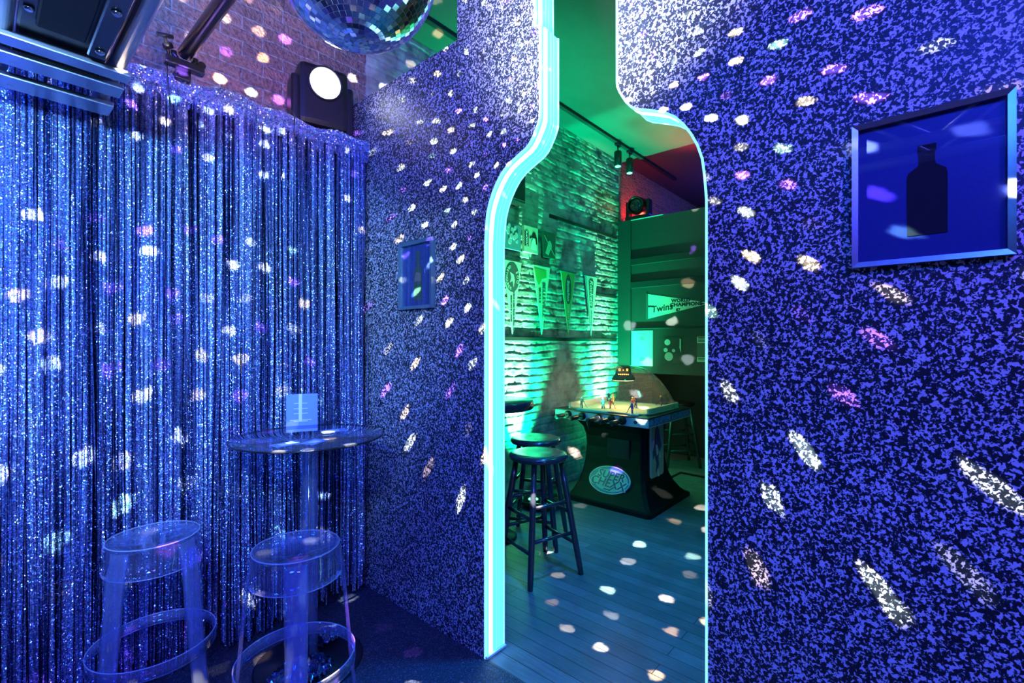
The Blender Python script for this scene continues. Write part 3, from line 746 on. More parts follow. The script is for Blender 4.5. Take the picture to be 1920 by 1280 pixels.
# tabletop
TX, TXe, TYa, TYb, TZa, TZb = 3.80, 4.76, 1.80, 2.78, .778, .868
b = nb(); bbox(b, (TX,TYa,TZa), (TXe,TYb,TZb-.008), .006, 2); cab = obj('playfield_cabinet', b, simple('pale_blue_laminate', (.40,.62,.72), .35), G)
b = nb(); bbox(b, (TX-.006,TYa-.006,TZb-.010), (TXe+.006,TYb+.006,TZb), .003, 2); obj('top_rim', b, M['black'], cab)
b = nb(); SP = plane_M((TX, TYa-.0005, TZa), 'brick'); box(b, (.02,.012,0), (.93,.078,.002), SP); sp_ = obj('side_lettering_panel', b, simple('dark_teal_panel', (.05,.14,.18), .4), cab)
b = nb(); text_bm(b, 'SUPER CHEXX', .078, SP @ Matrix.Translation((.50,.045,.003)), .0006, .002, shear=.2, sx=1.55); 
obj('side_lettering', b, simple('blue_letters', (.12,.22,.75), .4), sp_)
b = nb(); poly(b, [(x+.06,y+.045) for x,y in ell(.028,.026,20)], .002, .0035, SP); obj('side_logo', b, simple('blue_logo', (.12,.22,.75), .4), sp_)
b = nb(); box(b, (TX+.10,TYa+.08,TZb), (TXe-.10,TYb-.10,TZb+.006)); obj('rink', b, simple('cream_rink', (.80,.68,.46), .5), cab)
cb_m = simple('cream_boards', (.75,.70,.55), .5)
for ya, yb, xa, xb in ((TYa+.07,TYa+.09,TX+.16,TXe-.14),(TYb-.11,TYb-.09,TX+.10,TXe-.12)):
    b = nb(); bbox(b, (xa,ya,TZb), (xb,yb,TZb+.055), .003, 1); obj('side_board', b, cb_m, cab)
bp_m = simple('blue_bumper', (.05,.35,.6), .4)
for yc_, w_ in ((2.38,.17),(1.96,.05)):
    b = nb(); poly(b, [(TX+.03+.06*max(0,math.cos(a))*1.0, yc_+w_*math.sin(a)) for a in [(-PI/2)+PI*i/16 for i in range(17)]], TZb, TZb+.012, Matrix.Identity(4)); obj('goal_bumper', b, bp_m, cab)
# dome
b = nb(); cxd, cyd, hx, hy, H0 = 4.27, 2.285, .40, .43, .425
nu, nv = 64, 22; rgs = []
for j in range(nv+1):
    t = j/nv; row = []
    rad = math.cos(t*PI/2)**.70; zz = TZb + H0*(math.sin(t*PI/2)**1.35)
    p = 2 + 4*(1-t)**2.0
    for i in range(nu):
        a = 2*PI*i/nu; c_, s_ = math.cos(a), math.sin(a)
        k = (abs(c_)**p + abs(s_)**p)**(-1/p)
        row.append(b.verts.new((cxd+hx*rad*k*c_, cyd+hy*rad*k*s_, zz)))
    rgs.append(row)
for A_, B_ in zip(rgs[:-1], rgs[1:-1]):
    for i in range(nu): f = b.faces.new((A_[i], A_[(i+1)%nu], B_[(i+1)%nu], B_[i])); f.smooth = True
top = b.verts.new((cxd,cyd,TZb+H0+.002))
for i in range(nu): f = b.faces.new((rgs[-2][i], rgs[-2][(i+1)%nu], top)); f.smooth = True
for v in rgs[-1]: b.verts.remove(v)
obj('bubble_dome', b, M['dome'], G, label='clear acrylic bubble dome')
b = nb(); tube(b, [v for v in []] or [(cxd+hx*1.0*k_[0], cyd+hy*1.0*k_[1], TZb+.006) for k_ in [((abs(math.cos(a))**6+abs(math.sin(a))**6)**(-1/6)*math.cos(a), (abs(math.cos(a))**6+abs(math.sin(a))**6)**(-1/6)*math.sin(a)) for a in [2*PI*i/64 for i in range(64)]]], .008, 8, closed=True)
obj('dome_gasket', b, simple('grey_gasket', (.25,.28,.3), .4), G)
# scoreboard
sbz = TZb+H0
b = nb(); lathe(b, [(.045,sbz-.002),(.068,sbz-.012),(.076,sbz-.045),(.082,sbz-.085),(.105,sbz-.115),(.120,sbz-.135),(.118,sbz-.148)], (cxd,cyd), 8, smooth=False)
sb = obj('scoreboard', b, M['matte'], G)
b = nb(); lathe(b, [(.110,sbz-.1485),(.108,sbz-.152)], (cxd,cyd), 8, smooth=False); obj('scoreboard_lamp', b, emis('warm_lamp', (1,.75,.35), 3), sb)
FM = Matrix.Translation((cxd, cyd, 0)) @ Matrix.Rotation(math.radians(28), 4, 'Z') @ plane_M((-.084,0,sbz-.055), 'x')
def dg(bm, x, y, w, h): 
    for (a0,b0,a1,b1) in ((0,.9,1,1),(0,0,1,.1),(0,0,.25,1),(.75,0,1,1)): box(bm, (x+a0*w,y+b0*h,0), (x+a1*w,y+b1*h,.006), FM)
dm = emis('led_digits', (1,.35,.06), 6)
for q in ((-.045,0,.016,.022),(.028,0,.016,.022),(-.005,.003,.008,.010)):
    b = nb(); dg(b, *q); obj('score_digit', b, dm, sb)
for k in range(6):
    b = nb(); box(b, (-.05+.018*k,-.038,0), (-.05+.018*k+.010,-.028,.006), FM @ Matrix.Translation((0,0,.006))); obj('period_light', b, dm, sb)
# control rods
hb = [(2.62,0),(2.461,1),(2.28,2),(2.15,3),(2.04,4)]
for yy, k in hb:
    b = nb(); cyl(b, (TX-.018,yy,.822), (TX+.0,yy,.822), .037, n=24); cyl(b, (TX-.034,yy,.822), (TX-.018,yy,.822), .024, .037, n=24)
    rd = obj('control_rod', b, M['black'], G)
    b = nb(); cyl(b, (TX-.09,yy,.822), (TX-.02,yy,.822), .006, n=12); obj('shaft', b, M['chrome'], rd)
    b = nb(); lathe(b, [(.012,0),(.020,.006),(.023,.03),(.020,.08),(.023,.115),(.015,.128)], n=18, M=Matrix.Translation((TX-.078,yy,.822)) @ Matrix.Rotation(-PI/2,4,'Y')); obj('grip', b, M['black'], rd)
b = nb(); cyl(b, (TX-.010,1.916,.822), (TX,1.916,.822), .016, n=20); obj('puck_button', b, simple('navy_button', (.02,.03,.12), .4), G)
b = nb(); tube(b, [(TX-.005,2.37,.80),(TX-.04,2.37,.775),(TX-.045,2.35,.72)], [.022,.02,.016], 12); obj('lever', b, M['black'], G)
# little players
def player(x, y, rz, mj, ml, nm='player_figure'):
    Mx = Matrix.Translation((x,y,TZb+.006)) @ Matrix.Rotation(rz,4,'Z')
    b = nb(); t = bmesh.new()
    tube(t, [(0,.012,.0),(0,.013,.02),(0,.008,.045)], [.007,.006,.008], 8); tube(t, [(0,-.014,.0),(0,-.012,.02),(0,-.006,.045)], [.007,.006,.008], 8)
    tube(t, [(0,0,.040),(.002,0,.060),(.004,0,.078),(.005,0,.088)], [.011,.014,.015,.007], 10)
    tube(t, [(.004,.013,.080),(.016,.018,.066),(.028,.008,.056)], [.006,.0055,.004], 8); tube(t, [(.004,-.013,.080),(.016,-.016,.062),(.030,-.002,.048)], [.006,.0055,.004], 8)
    merge(b, t, Mx); o = obj(nm, b, mj, G)
    b = nb(); t = bmesh.new(); bmesh.ops.create_icosphere(t, subdivisions=2, radius=.0105); merge(b, t, Mx @ Matrix.Translation((.007,0,.098))); obj('helmet', b, ml, o)
    b = nb(); t = bmesh.new(); tube(t, [(.022,.012,.070),(.034,-.008,.036),(.044,-.020,.006),(.056,-.022,.004)], .0024, 6); merge(b, t, Mx); obj('stick', b, M['ink'], o)
fig_m = [simple('purple_jersey', (.28,.12,.65), .5), simple('red_jersey', (.65,.10,.06), .5), simple('yellow_jersey', (.8,.55,.08), .5), simple('teal_jersey', (.05,.5,.42), .5), simple('dark_jersey', (.06,.06,.10), .5)]
def at_rink(px, py): a = ray(px); d = (CAMZ-TZb-.006)*889/(py-645); return a[0]*d, a[1]*d
for (px, py, mi, hi, rz) in ((1178.5,777,0,4,2.2),(1185,765,1,2,-.6),(1192,764,4,1,2.8),(1131,766,3,4,1.0),(1144,765,1,4,-1),(1150,757,2,2,2),(1158,749,4,4,0.5),(1090.5,764,4,4,-.4),(1252,758,4,2,2.0)):
    x, y = at_rink(px, py)
    x = min(max(x, TX+.12), TXe-.15); y = min(max(y, TYa+.12), TYb-.13)
    player(x, y, rz, fig_m[mi], fig_m[hi] if hi != 4 else M['white'])

# ------------------------------------------------------------------ pennants and posters on the brick
def pennant_brick(tl, tr, tip, m, label, deco):
    Yp = BRY-.042
    a = onY(*tl, Yp); c = onY(*tr, Yp); t = onY(*tip, Yp); z = (a[1]+c[1])/2
    r = thing('pennant', ((a[0]+c[0])/2, Yp, z), label, 'pennant', 'felt pennants hung point down on the brick wall')
    P = plane_M((t[0], Yp, t[1]), 'brick'); hw = (c[0]-a[0])/2; h = z - t[1]
    b = nb(); poly(b, [(-hw,h),(hw,h),(.004,0),(-.004,0)], -.004, 0, P); f = obj('felt_panel', b, m, r)
    b = nb(); bbox(b, (-hw-.004,h-.006,-.04), (hw+.004,h+.008,.004), .002, 1, P); obj('header_strip', b, M['feltdark'], r)
    deco(P, hw, h, f); return r
def d1(P, hw, h, f):
    b = nb(); cx, cy = -.005, h-.155; a_, b_ = .098, .135
    poly(b, [(x+cx,y+cy) for x,y in ell(a_,b_,40)], 0, .0012, P); o = obj('round_crest', b, M['feltdark'], f)
    b = nb(); poly(b, [(cx-.03,cy+.05),(cx+.02,cy+.03),(cx+.035,cy-.02),(cx+.02,cy-.09),(cx+.005,cy-.03),(cx-.035,cy-.05),(cx-.015,cy)], .0012, .002, P)
    for k, ch in enumerate('GREYHOUNDS'):
        a = math.radians(115 + 15.5*k); text_bm(b, ch, .038, P @ Matrix.Translation((cx+.078*math.cos(a), cy+.108*math.sin(a), .0016)) @ Matrix.Rotation(a+PI/2,4,'Z'), .0003, .0008)
    for k, ch in enumerate('SOO'):
        a = math.radians(30 - 24*k); text_bm(b, ch, .042, P @ Matrix.Translation((cx+.078*math.cos(a), cy+.108*math.sin(a), .0016)) @ Matrix.Rotation(a-PI/2,4,'Z'), .0003, .001)
    obj('crest_lettering', b, M['felt'], o)
    b = nb(); text_bm(b, 'SOO GREYHOUNDS', .036, P @ Matrix.Translation((.016,h-.46,.001)) @ Matrix.Rotation(-PI/2,4,'Z'), .0004, .0005, sx=1.15)
    text_bm(b, 'HOCKEY CLUB', .032, P @ Matrix.Translation((-.018,h-.45,.001)) @ Matrix.Rotation(-PI/2,4,'Z'), .0004, .0005, sx=1.1); obj('lettering', b, M['feltdark'], f)
def d2(P, hw, h, f):
    b = nb(); poly(b, [(-hw*.9,h-.03),(hw*.5,h-.04),(hw*.55,h-.11),(.0,h-.13),(-hw*.35,h-.20),(-hw*.6,h-.16)], 0, .001, P); obj('emblem', b, M['feltgreen'], f)
    b = nb(); text_bm(b, 'BELLEVILLE', .070, P @ Matrix.Translation((.030,h-.34,.001)) @ Matrix.Rotation(-PI/2,4,'Z'), .0004, .0015, sx=1.0)
    text_bm(b, 'BULLS', .050, P @ Matrix.Translation((-.036,h-.30,.001)) @ Matrix.Rotation(-PI/2,4,'Z'), .0004, .001, sx=1.1); obj('lettering', b, M['feltdark'], f)
def d3(P, hw, h, f):
    b = nb(); poly(b, [(.0+x*.055,h-.19+y*.16) for x,y in ell(1,1,28)], 0, .001, P); obj('emblem', b, M['feltdark'], f)
    b = nb(); text_bm(b, 'Battalion', .062, P @ Matrix.Translation((0,h-.20,.0016)) @ Matrix.Rotation(-PI/2,4,'Z'), .0004, .001, shear=.2)
    text_bm(b, 'NORTH BAY', .040, P @ Matrix.Translation((0,h-.47,.001)) @ Matrix.Rotation(-PI/2,4,'Z'), .0004, .001, sx=1.1); 
    for s in (-1,1): poly(b, [(s*hw*.98,h-.01),(s*(hw*.98-.008),h-.01),(s*.001,.03),(s*.006,.02)], 0, .001, P)
    obj('lettering', b, M['felt'], f)
def d4(P, hw, h, f):
    b = nb(); poly(b, [(-.052,h-.06),(-.02,h-.03),(.03,h-.03),(.052,h-.06),(.030,h-.36),(-.028,h-.36)], 0, .001, P); obj('emblem', b, M['feltdark'], f)
    b = nb(); text_bm(b, 'Rockets', .088, P @ Matrix.Translation((0,h-.19,.0016)) @ Matrix.Rotation(-PI/2,4,'Z'), .0004, .002, shear=.25); obj('emblem_lettering', b, M['felt'], f)
    b = nb(); text_bm(b, 'HOCKEY CLUB', .026, P @ Matrix.Translation((0,h-.48,.001)) @ Matrix.Rotation(-PI/2,4,'Z'), .0004, .0003)
    for s in (-1,): poly(b, [(s*hw*.9,h-.01),(s*(hw*.9-.010),h-.01),(s*.001,.03),(s*.006,.02)], 0, .001, P)
    obj('lettering', b, M['feltdark'], f)
pennant_brick((944,487),(979,491),(961,626), M['felt'], 'pale pennant with a round dark crest, leftmost on the brick wall', d1)
pennant_brick((1000,495),(1032,502),(1016,627), M['feltcream'], 'cream and green pennant lettered BELLEVILLE on the brick wall', d2)
pennant_brick((1051,507),(1079,512),(1065.5,627), M['feltgreen'], 'dark green pennant lettered NORTH BAY on the brick wall', d3)
pennant_brick((1095,516),(1119,519),(1108.5,629), M['felt'], 'pale pennant with script lettering, rightmost on the brick wall', d4)
def poster_brick(px0, px1, yt, yb, m, label, deco):
    Yp = BRY-.045; x0, z1 = onY(px0, yt, Yp); x1, _ = onY(px1, yt, Yp); z0 = onY(px0, yb, Yp)[1]
    r = thing('poster', ((x0+x1)/2, Yp, z0), label, 'poster', 'small posters above the pennants')
    P = plane_M((x0, Yp, z0), 'brick'); W, H = x1-x0, z1-z0
    b = nb(); bbox(b, (0,0,-.040), (W,H,0), .002, 1, P); s = obj('sheet', b, m, r); deco(P, W, H, s)
def e1(P,W,H,s):
    b = nb(); rr = random.Random(3)
    for k in range(16):
        cx, cy, q = rr.uniform(.15,.85)*W, rr.uniform(.3,.9)*H, rr.uniform(.05,.11)*W
        poly(b, [(cx+q*x_, cy+q*1.2*y_) for x_, y_ in ell(1,1,10)], 0, .0006+.0003*k, P)
    obj('printed_crowd', b, simple('pale_print', (.35,.45,.5), .6), s)
def e2(P,W,H,s):
    b = nb(); box(b, (.02*W,.22*H,0), (.30*W,.78*H,.001), P); poly(b, [(.55*W,.66*H),(.60*W,.80*H),(.76*W,.80*H),(.90*W,.62*H),(.94*W,.34*H),(.84*W,.38*H),(.78*W,.60*H),(.5*W,.58*H),(.40*W,.52*H),(.36*W,.60*H)], 0, .001, P)
    o = obj('dark_print', b, M['ink'], s)
    b = nb(); poly(b, [(.62*W,.58*H),(.78*W,.56*H),(.86*W,.30*H),(.9*W,.12*H),(.45*W,.16*H),(.5*W,.4*H)], .001, .0018, P)
    obj('figure_print', b, M['white'], s)
    b = nb(); text_bm(b, 'BLACKOUT', H*.135, P @ Matrix.Translation((.16*W,.5*H,.0015)) @ Matrix.Rotation(-PI/2,4,'Z'), .0004, .001, sx=.8); obj('poster_lettering', b, M['white'], o)
def e3(P,W,H,s):
    b = nb(); poly(b, [(.40*W,.62*H),(.52*W,.68*H),(.66*W,.58*H),(.7*W,.4*H),(.55*W,.30*H),(.42*W,.10*H),(.15*W,.15*H),(.3*W,.42*H)], 0, .001, P); poly(b, [(.05*W,.82*H),(.08*W,.84*H),(.95*W,.12*H),(.92*W,.10*H)], .001,.0016, P)
    obj('figure_print', b, simple('green_grey_print', (.28,.42,.30), .6), s)
poster_brick(944, 977, 414, 464, simple('blue_poster', (.10,.25,.32), .6), 'bluish crowd scene poster beside the glowing door edge', e1)
poster_brick(983, 1009, 421, 471, M['paper'], 'white poster with a dark haired figure and black side lettering', e2)
poster_brick(1019, 1041.5, 432, 481, simple('dark_poster', (.04,.07,.05), .6), 'dark poster of a figure holding a stick', e3)
# wall speaker
xs, zs1 = onY(963, 337, BRY-.12); xe, zs0 = onY(982, 383, BRY-.12)
sp_t = thing('wall_speaker', ((xs+xe)/2, BRY, zs0), 'black box speaker on the brick wall high beside the glowing door edge', 'speaker')
b = nb(); bbox(b, (xs-.1, BRY-.14, zs0), (xe, BRY-.001, zs0+.30), .008, 2); obj('cabinet', b, M['black'], sp_t)
b = nb(); bbox(b, (xs-.085, BRY-.146, zs0+.015), (xe-.015, BRY-.139, zs0+.285), .003, 1); obj('grille', b, M['matte'], sp_t)

# ------------------------------------------------------------------ things on the green panelled wall
Xp = GX-.006
y0, z1 = onX(1214.5, 551, Xp); _, z0 = onX(1214.5, 597.5, Xp); yt, zt = onX(1328, 568, Xp)
pn = thing('pennant', (Xp, y0, z0), 'pale horizontal pennant lettered WORLD CHAMPIONS on the green panelled wall', 'pennant')
P = plane_M((GX+.0003, y0, z0), 'x'); L_ = y0-yt; H_ = z1-z0; zc = zt-z0
b = nb(); poly(b, [(0,0),(0,H_),(L_,zc+.006),(L_,zc-.006)], 0, .003, P); f = obj('felt_panel', b, M['felt'], pn)
b = nb(); bbox(b, (-.022,-.005,0), (.004,H_+.005,.006), .001, 1, P); obj('header_strip', b, M['feltdark'], pn)
b = nb(); PR = P @ Matrix.Translation((0,0,.0035))
text_bm(b, 'Twins', .105, PR @ Matrix.Translation((.175,H_*.40,0)) @ Matrix.Rotation(.12,4,'Z'), .0004, .003, shear=.15)
text_bm(b, 'WORLD', .052, PR @ Matrix.Translation((.40,H_*.66,0)), .0004, .003, sx=1.1)
text_bm(b, 'CHAMPIONS', .055, PR @ Matrix.Translation((.46,H_*.50,0)), .0004, .003, sx=1.15)
text_bm(b, '87', .045, PR @ Matrix.Translation((.37,H_*.30,0)), .0004, .003)
poly(b, [(.0,H_*.46),(.0,H_*.54),(.08,H_*.52),(.08,H_*.46)], 0, .001, PR); poly(b, [(.62,H_*.52),(L_*.98,zc),(.62,H_*.44)], 0, .001, PR)
obj('lettering', b, M['ink'], f)
def sheet(px0, px1, yt, yb, m, label, name='paper_notice', cat='notice'):
    Y0, Z1 = onX(px0, yt, GX-.014); Y1, _ = onX(px1, yt, GX-.014); Z0 = onX(px0, yb, GX-.014)[1]
    r = thing(name, (GX-.013, (Y0+Y1)/2, Z0), label, cat); P = plane_M((GX-.0115, Y0, Z0), 'x'); W, H = Y0-Y1, Z1-Z0
    b = nb(); bbox(b, (0,0,0), (W,H,.004), .001, 1, P); s = obj('sheet', b, m, r); return P @ Matrix.Translation((0,0,.004)), W, H, s
P, W, H, s = sheet(1184, 1224, 620, 685, M['paper'], 'plain white paper notice with fine print on the green panelled wall')
b = nb()
for z, w in ((.90,.36),(.83,.10),(.80,.2),(.77,.28),(.74,.16),(.22,.22),(.18,.3),(.15,.2)): box(b, ((.5-w/2)*W, z*H, 0), ((.5+w/2)*W, z*H+.004, .0006), P)
obj('fine_print', b, M['ink'], s)
P, W, H, s = sheet(1245, 1278, 632, 680, simple('black_photo', (.015,.02,.018), .4), 'dark photo poster with pale shapes beside the white notice', 'poster', 'poster')
b = nb(); 
for cx, cy, q in ((.2,.8,.17),(.28,.25,.24),(.1,.5,.12),(.55,.48,.09)): poly(b, [(cx*W+q*W*x_, cy*H+q*W*y_) for x_, y_ in ell(1,1,14)], 0, .0006, P)
poly(b, [(.9*W,.95*H),(.97*W,.9*H),(.97*W,.4*H),(.88*W,.6*H)], 0, .0006, P)
obj('pale_shapes', b, simple('pale_photo', (.40,.46,.42), .5), s)
P, W, H, s = sheet(1307, 1333, 631, 678, M['paper'], 'small printed clipping at the right edge of the doorway view', 'clipping', 'clipping')
b = nb(); box(b, (0,.18*H,0), (W,.74*H,.0006), P); obj('photo_print', b, simple('dark_clipping_photo', (.05,.07,.06), .5), s)
b = nb()
for z in (.95,.90,.85,.80,.12,.06): box(b, (.08*W,z*H,0), (.8*W,z*H+.008,.0006), P)
obj('fine_print', b, M['ink'], s)

# red moving head on top of the panelled wall
y_, z_ = onX(1190, 415, GX+.02)
rm = thing('moving_head_light', (GX+.07, y_, 3.02), 'dark moving head light on top of the green panelled wall, against red brick', 'stage light')
RM = Matrix.Translation((GX+.115, y_-.01, 3.02))
b = nb(); bbox(b, (-.10,-.14,0), (.10,.14,.06), .01, 2, RM); obj('base', b, M['black'], rm)
for s in (-1,1):
    b = nb(); bbox(b, (-.05,s*.135-.02,.055), (.05,s*.135+.02,.26), .015, 2, RM); obj('yoke_arm', b, M['black'], rm)
b = nb(); HM = RM @ Matrix.Translation((0,.01,.20)) @ Matrix.Rotation(-PI/2-.1,4,'Y')
lathe(b, [(.07,-.12),(.10,-.09),(.108,0),(.108,.09),(.095,.10),(.090,.085)], n=32, M=HM, cap1=False); hd = obj('head', b, M['black'], rm)
b = nb(); lathe(b, [(.09,.07),(.088,.08),(.05,.088),(.01,.09)], n=32, M=HM); obj('lens', b, simple('dark_lens', (.02,.02,.025), .08, 0, coat=1), hd)
b = nb(); tube(b, [(GX-.01,2.93,2.86),(GX-.015,2.90,2.95),(GX-.006,2.86,3.028),(GX-.004,2.70,3.026),(GX-.004,2.55,3.026),(GX-.004,2.35,3.026)], .005, 6)
obj('power_cord', b, M['paper'], None, 'thin pale cord lying along the top of the green panelled wall', 'cord')

# ------------------------------------------------------------------ ceiling track
trk = thing('track_light_rail', (4.2, 2.66, CEIL-.03), 'long black lighting track along the green lit ceiling', 'light track')
b = nb(); bbox(b, (1.78, 2.640, CEIL-.035), (6.45, 2.682, CEIL-.0005), .003, 1); obj('rail', b, M['matte'], trk)
for (x, lab) in ((4.84,'black spotlight head on the ceiling track, the nearer of the two'),(5.12,'black spotlight head on the ceiling track, the further of the two')):
    h = thing('track_spotlight', (x, 2.66, CEIL-.04), lab, 'spotlight', 'spotlight heads on the ceiling track')
    b = nb(); bbox(b, (x-.05,2.645,CEIL-.06), (x+.05,2.677,CEIL-.036), .004, 1); cyl(b, (x,2.66,CEIL-.13), (x,2.66,CEIL-.055), .008, n=10); obj('mount', b, M['black'], h)
    b = nb(); lathe(b, [(.036,CEIL-.12),(.042,CEIL-.13),(.042,CEIL-.285),(.036,CEIL-.288)], (x,2.66), 28); bd = obj('lamp_body', b, M['black'], h)
    b = nb(); lathe(b, [(.033,CEIL-.289),(.031,CEIL-.294)], (x,2.66), 28); obj('lamp_face', b, emis('dim_face', (.6,1,.75), .7), bd)

# floor cable cover
b = nb()
A1, A2, A3 = at_floor(1250, 1333.5/255), at_floor(1276, 1333.5/242), at_floor(1332, 1333.5/253)
tube(b, [(*A1,.006),(*A2,.006),(*A3,.006)], .014, 6)
obj('floor_cable', b, M['matte'], None, 'black cable bent across the floor right of the hockey game', 'cable')

# ------------------------------------------------------------------ green uplights (fixtures)
ups = []
for (x, lab) in ((3.38,'small black floor uplight at the brick wall behind the stools'),(4.92,'small black floor uplight at the brick wall behind the hockey game')):
    u = thing('floor_uplight', (x, 2.72, 0), lab, 'uplight', 'floor uplights along the brick wall')
    b = nb(); lathe(b, [(.055,0),(.06,.01),(.06,.08),(.052,.085)], (x,2.72), 24); obj('housing', b, M['black'], u)
    b = nb(); lathe(b, [(.045,.0855),(.043,.088)], (x,2.72), 24); obj('lens', b, emis('green_lens', (.05,1,.35), 8), u)
    ups.append(x)

# ------------------------------------------------------------------ lights
def light(name, kind, loc, energy, col, size=.1, target=None, spot=None, blend=.5, sy=None):
    ld = bpy.data.lights.new(name, kind); ld.energy = energy; ld.color = col
    o = bpy.data.objects.new(name, ld); COL.objects.link(o); o.location = loc
    if kind == 'AREA':
        ld.size = size
        if sy: ld.shape = 'RECTANGLE'; ld.size_y = sy
    else: ld.shadow_soft_size = size
    if kind == 'SPOT': ld.spot_size = math.radians(spot); ld.spot_blend = blend
    if target is not None:
        d = Vector(target) - Vector(loc); o.rotation_euler = d.to_track_quat('-Z','Y').to_euler()
    return o
BLUE = (.012,.06,1.0); VIO = (.16,.10,1.0)
light('blue_wash_a', 'AREA', (-.9,-.6,3.3), 130, BLUE, .6, (1.2,2.0,.9))
light('blue_wash_b', 'AREA', (-.4,-1.9,3.4), 110, VIO, .5, (1.6,.4,2.0))
light('blue_wash_c', 'AREA', (-1.4,1.6,3.3), 35, (.02,.16,1.0), .4, (1.6,1.8,1.2))
light('curtain_fill', 'SPOT', (-.45,.15,2.35), 900, (.20,.46,1.0), .15, (.32,2.6,2.1), 78, 1.0)  # added spot out of view, brightens the tinsel; no fixture modelled
light('door_floor_fill', 'SPOT', (2.25,.95,3.7), 560, (.0,.22,1.0), .15, (2.3,1.25,0), 62, .8)  # added spot overhead, turns the doorway floor bluer; no fixture there
# mirror ball scatter with facet pattern
def gobo(name, loc, energy, cond, big=1.0):
    o = light(name, 'POINT', loc, energy, (1,1,1), .004); ld = o.data; ld.use_nodes = True
    nt = ld.node_tree; em = nt.nodes['Emission']; L = nt.links.new
    tc = N(nt, 'ShaderNodeTexCoord'); sp = N(nt, 'ShaderNodeSeparateXYZ'); L(tc.outputs['Normal'], sp.inputs[0])
    X, Y, Z = sp.outputs
    step = .088
    theta = math_n(nt, 'ARCCOSINE', Z); phi = math_n(nt, 'ADD', math_n(nt, 'ARCTAN2', Y, X), PI)
    v = math_n(nt, 'DIVIDE', theta, step); vi = math_n(nt, 'FLOOR', v)
    rown = math_n(nt, 'FLOOR', math_n(nt, 'ADD', math_n(nt, 'MULTIPLY', math_n(nt, 'SINE', math_n(nt, 'MULTIPLY', math_n(nt, 'ADD', vi, .5), step)), 2*PI/step/1.15), 1.5))
    u = math_n(nt, 'MULTIPLY', math_n(nt, 'DIVIDE', phi, 2*PI), rown); ui = math_n(nt, 'FLOOR', u)
    cb = N(nt, 'ShaderNodeCombineXYZ'); L(ui, cb.inputs[0]); L(vi, cb.inputs[1])
    wn = N(nt, 'ShaderNodeTexWhiteNoise', noise_dimensions='3D'); L(cb.outputs[0], wn.inputs['Vector'])
    wc = N(nt, 'ShaderNodeSeparateColor'); L(wn.outputs['Color'], wc.inputs[0])
    fu = math_n(nt, 'SUBTRACT', math_n(nt, 'FRACT', u), math_n(nt, 'ADD', math_n(nt, 'MULTIPLY', wc.outputs[0], .40), .30))
    fv = math_n(nt, 'SUBTRACT', math_n(nt, 'FRACT', v), math_n(nt, 'ADD', math_n(nt, 'MULTIPLY', wc.outputs[1], .40), .30))
    nz = N(nt, 'ShaderNodeTexNoise'); nz.inputs['Scale'].default_value = 60; L(tc.outputs['Normal'], nz.inputs['Vector'])
    dist = math_n(nt, 'SQRT', math_n(nt, 'ADD', math_n(nt, 'MULTIPLY', fu, fu), math_n(nt, 'MULTIPLY', math_n(nt, 'MULTIPLY', fv, fv), 1.3)))
    dist = math_n(nt, 'ADD', dist, math_n(nt, 'MULTIPLY', math_n(nt, 'SUBTRACT', nz.outputs['Fac'], .5), .22))
    mr = N(nt, 'ShaderNodeMapRange', interpolation_type='SMOOTHSTEP'); L(dist, mr.inputs[0]); mr.inputs[1].default_value = .175*big; mr.inputs[2].default_value = .10*big
    mr.inputs[3].default_value = 0; mr.inputs[4].default_value = 1
    wn2 = N(nt, 'ShaderNodeTexWhiteNoise', noise_dimensions='3D')
    a3 = N(nt, 'ShaderNodeVectorMath', operation='ADD'); L(cb.outputs[0], a3.inputs[0]); a3.inputs[1].default_value = (17.3,5.1,3.7); L(a3.outputs[0], wn2.inputs['Vector'])
    cr = ramp(nt, [(0,(.35,.12,1.0)),(.22,(.9,.95,1.0)),(.50,(1,.93,.80)),(.74,(1,.70,.40)),(.90,(.55,1.0,.85))], 'CONSTANT'); L(wn2.outputs['Value'], cr.inputs[0])
    inten = math_n(nt, 'POWER', wc.outputs[2], 1.6)
    g = math_n(nt, 'MULTIPLY', mr.outputs[0], inten)
    ax, sgn, lim = cond[0]
    for ax, sgn, lim in cond:
        comp = (X, Y, Z)[ax]
        g = math_n(nt, 'MULTIPLY', g, math_n(nt, 'GREATER_THAN' if sgn > 0 else 'LESS_THAN', comp, lim))
    lf = N(nt, 'ShaderNodeLightFalloff'); lf.inputs['Strength'].default_value = 1.0
    L(math_n(nt, 'MULTIPLY', g, lf.outputs['Linear']), em.inputs['Strength']); L(cr.outputs[0], em.inputs['Color'])
    return o
GE = 1900
gobo('ball_beams_low', (BC.x, BC.y, BC.z-BR-.03), GE, [(2,-1,-.10),(0,-1,.35)], 1.25)
gobo('ball_beams_wall', (BC.x+BR+.03, BC.y-.02, BC.z-.02), GE, [(0,1,.35)])
gobo('ball_beams_brick', (BC.x-.02, BC.y+BR+.03, BC.z), GE*1.3, [(2,1,-.10),(0,-1,.35)], 1.2)
# moving head beam to the ball, plus its spill
light('moving_head_beam', 'SPOT', (1.30,2.60,2.98), 160, (.9,.93,1), .05, tuple(BC), 40, .4)
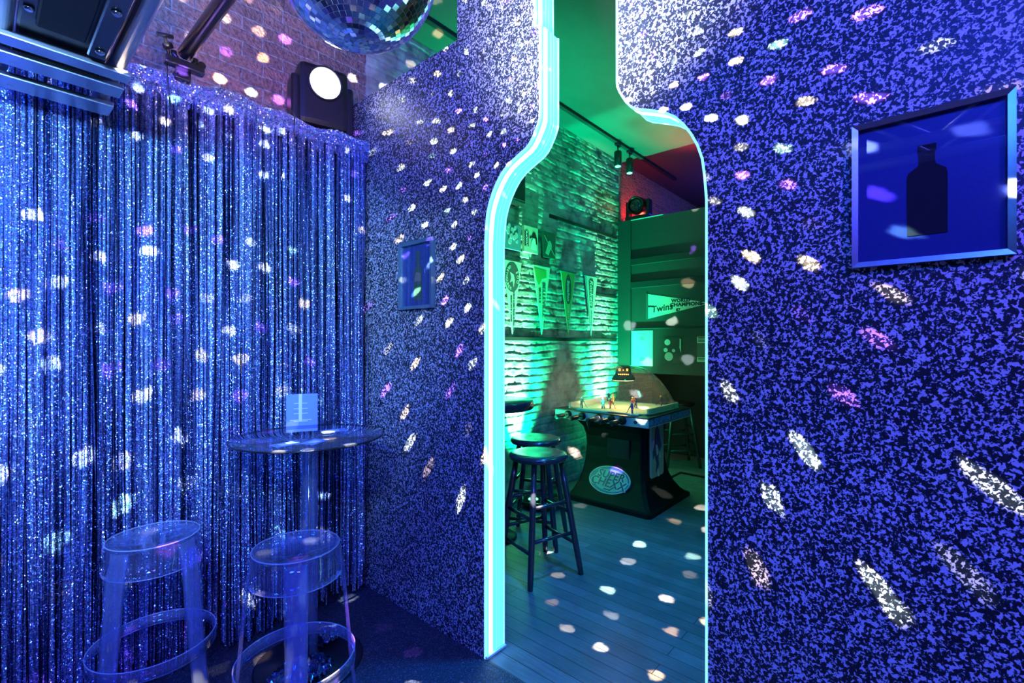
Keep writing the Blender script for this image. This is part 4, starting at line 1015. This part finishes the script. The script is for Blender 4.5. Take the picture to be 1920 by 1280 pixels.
# ball scatter glow onto partition
light('ball_scatter', 'SPOT', (BC.x+BR+.05, BC.y-.10, BC.z-.02), 210, (.70,.74,1.0), .08, (WX0, BC.y-.1, 2.95), 96, 1.0)
light('ball_scatter_brick', 'SPOT', (BC.x-.02, BC.y+BR+.08, BC.z+.02), 60, (1,.62,.55), .08, (.9, BRY, 3.35), 75, .8)
# green room
GRN = (.02,1.0,.28)
for x in ups:
    light('green_uplight', 'SPOT', (x, 2.72, .11), 1500, (.42,1.0,.58), .02, (x, 2.95, 1.15), 25, 1.0)
    light('green_uplight_halo', 'SPOT', (x, 2.70, .11), 1900, (.0,1.0,.38), .02, (x+.05, 2.95, 2.7), 58, 1.0)
light('green_room_wash', 'AREA', (3.6,.6,3.3), 14, (.0,1.0,.42), .5, (4.6,2.8,1.4))
light('green_far', 'POINT', (3.6,2.3,2.9), 3, (.0,1.0,.42), .1)
light('red_head_glow', 'POINT', (GX+.30, 2.72, 3.06), 11, (1.0,.05,.03), .05)
light('orange_ceiling', 'SPOT', (5.45, 2.1, 3.12), 60, (1.0,.03,.05), .08, (5.1, 1.7, 3.81), 125, .8)
light('blue_far', 'POINT', (6.9, 1.7, 3.1), 30, (.04,.03,1.0), .1)
light('rink_lamp', 'POINT', (cxd, cyd, sbz-.175), 3.2, (1.0,.72,.38), .03)
w = bpy.data.worlds.new('World'); SC.world = w; w.use_nodes = True
w.node_tree.nodes['Background'].inputs[0].default_value = (.01,.02,.10,1); w.node_tree.nodes['Background'].inputs[1].default_value = .3

# ------------------------------------------------------------------ camera
cam = bpy.data.cameras.new('camera'); co = bpy.data.objects.new('camera', cam); COL.objects.link(co)
cam.sensor_width = 36; cam.lens = 889/1920*36; cam.clip_start = .02; cam.shift_y = 5/1920
co.location = (0,0,CAMZ); co.rotation_euler = (PI/2, 0, -math.asin(FX))
SC.camera = co
vs = SC.view_settings; vs.view_transform = 'Standard'; vs.look = 'None'; vs.exposure = 0.22; vs.gamma = 1; vs.use_curve_mapping = False
SC.cycles.transparent_max_bounces = 24; SC.cycles.max_bounces = 8; SC.cycles.sample_clamp_indirect = 8
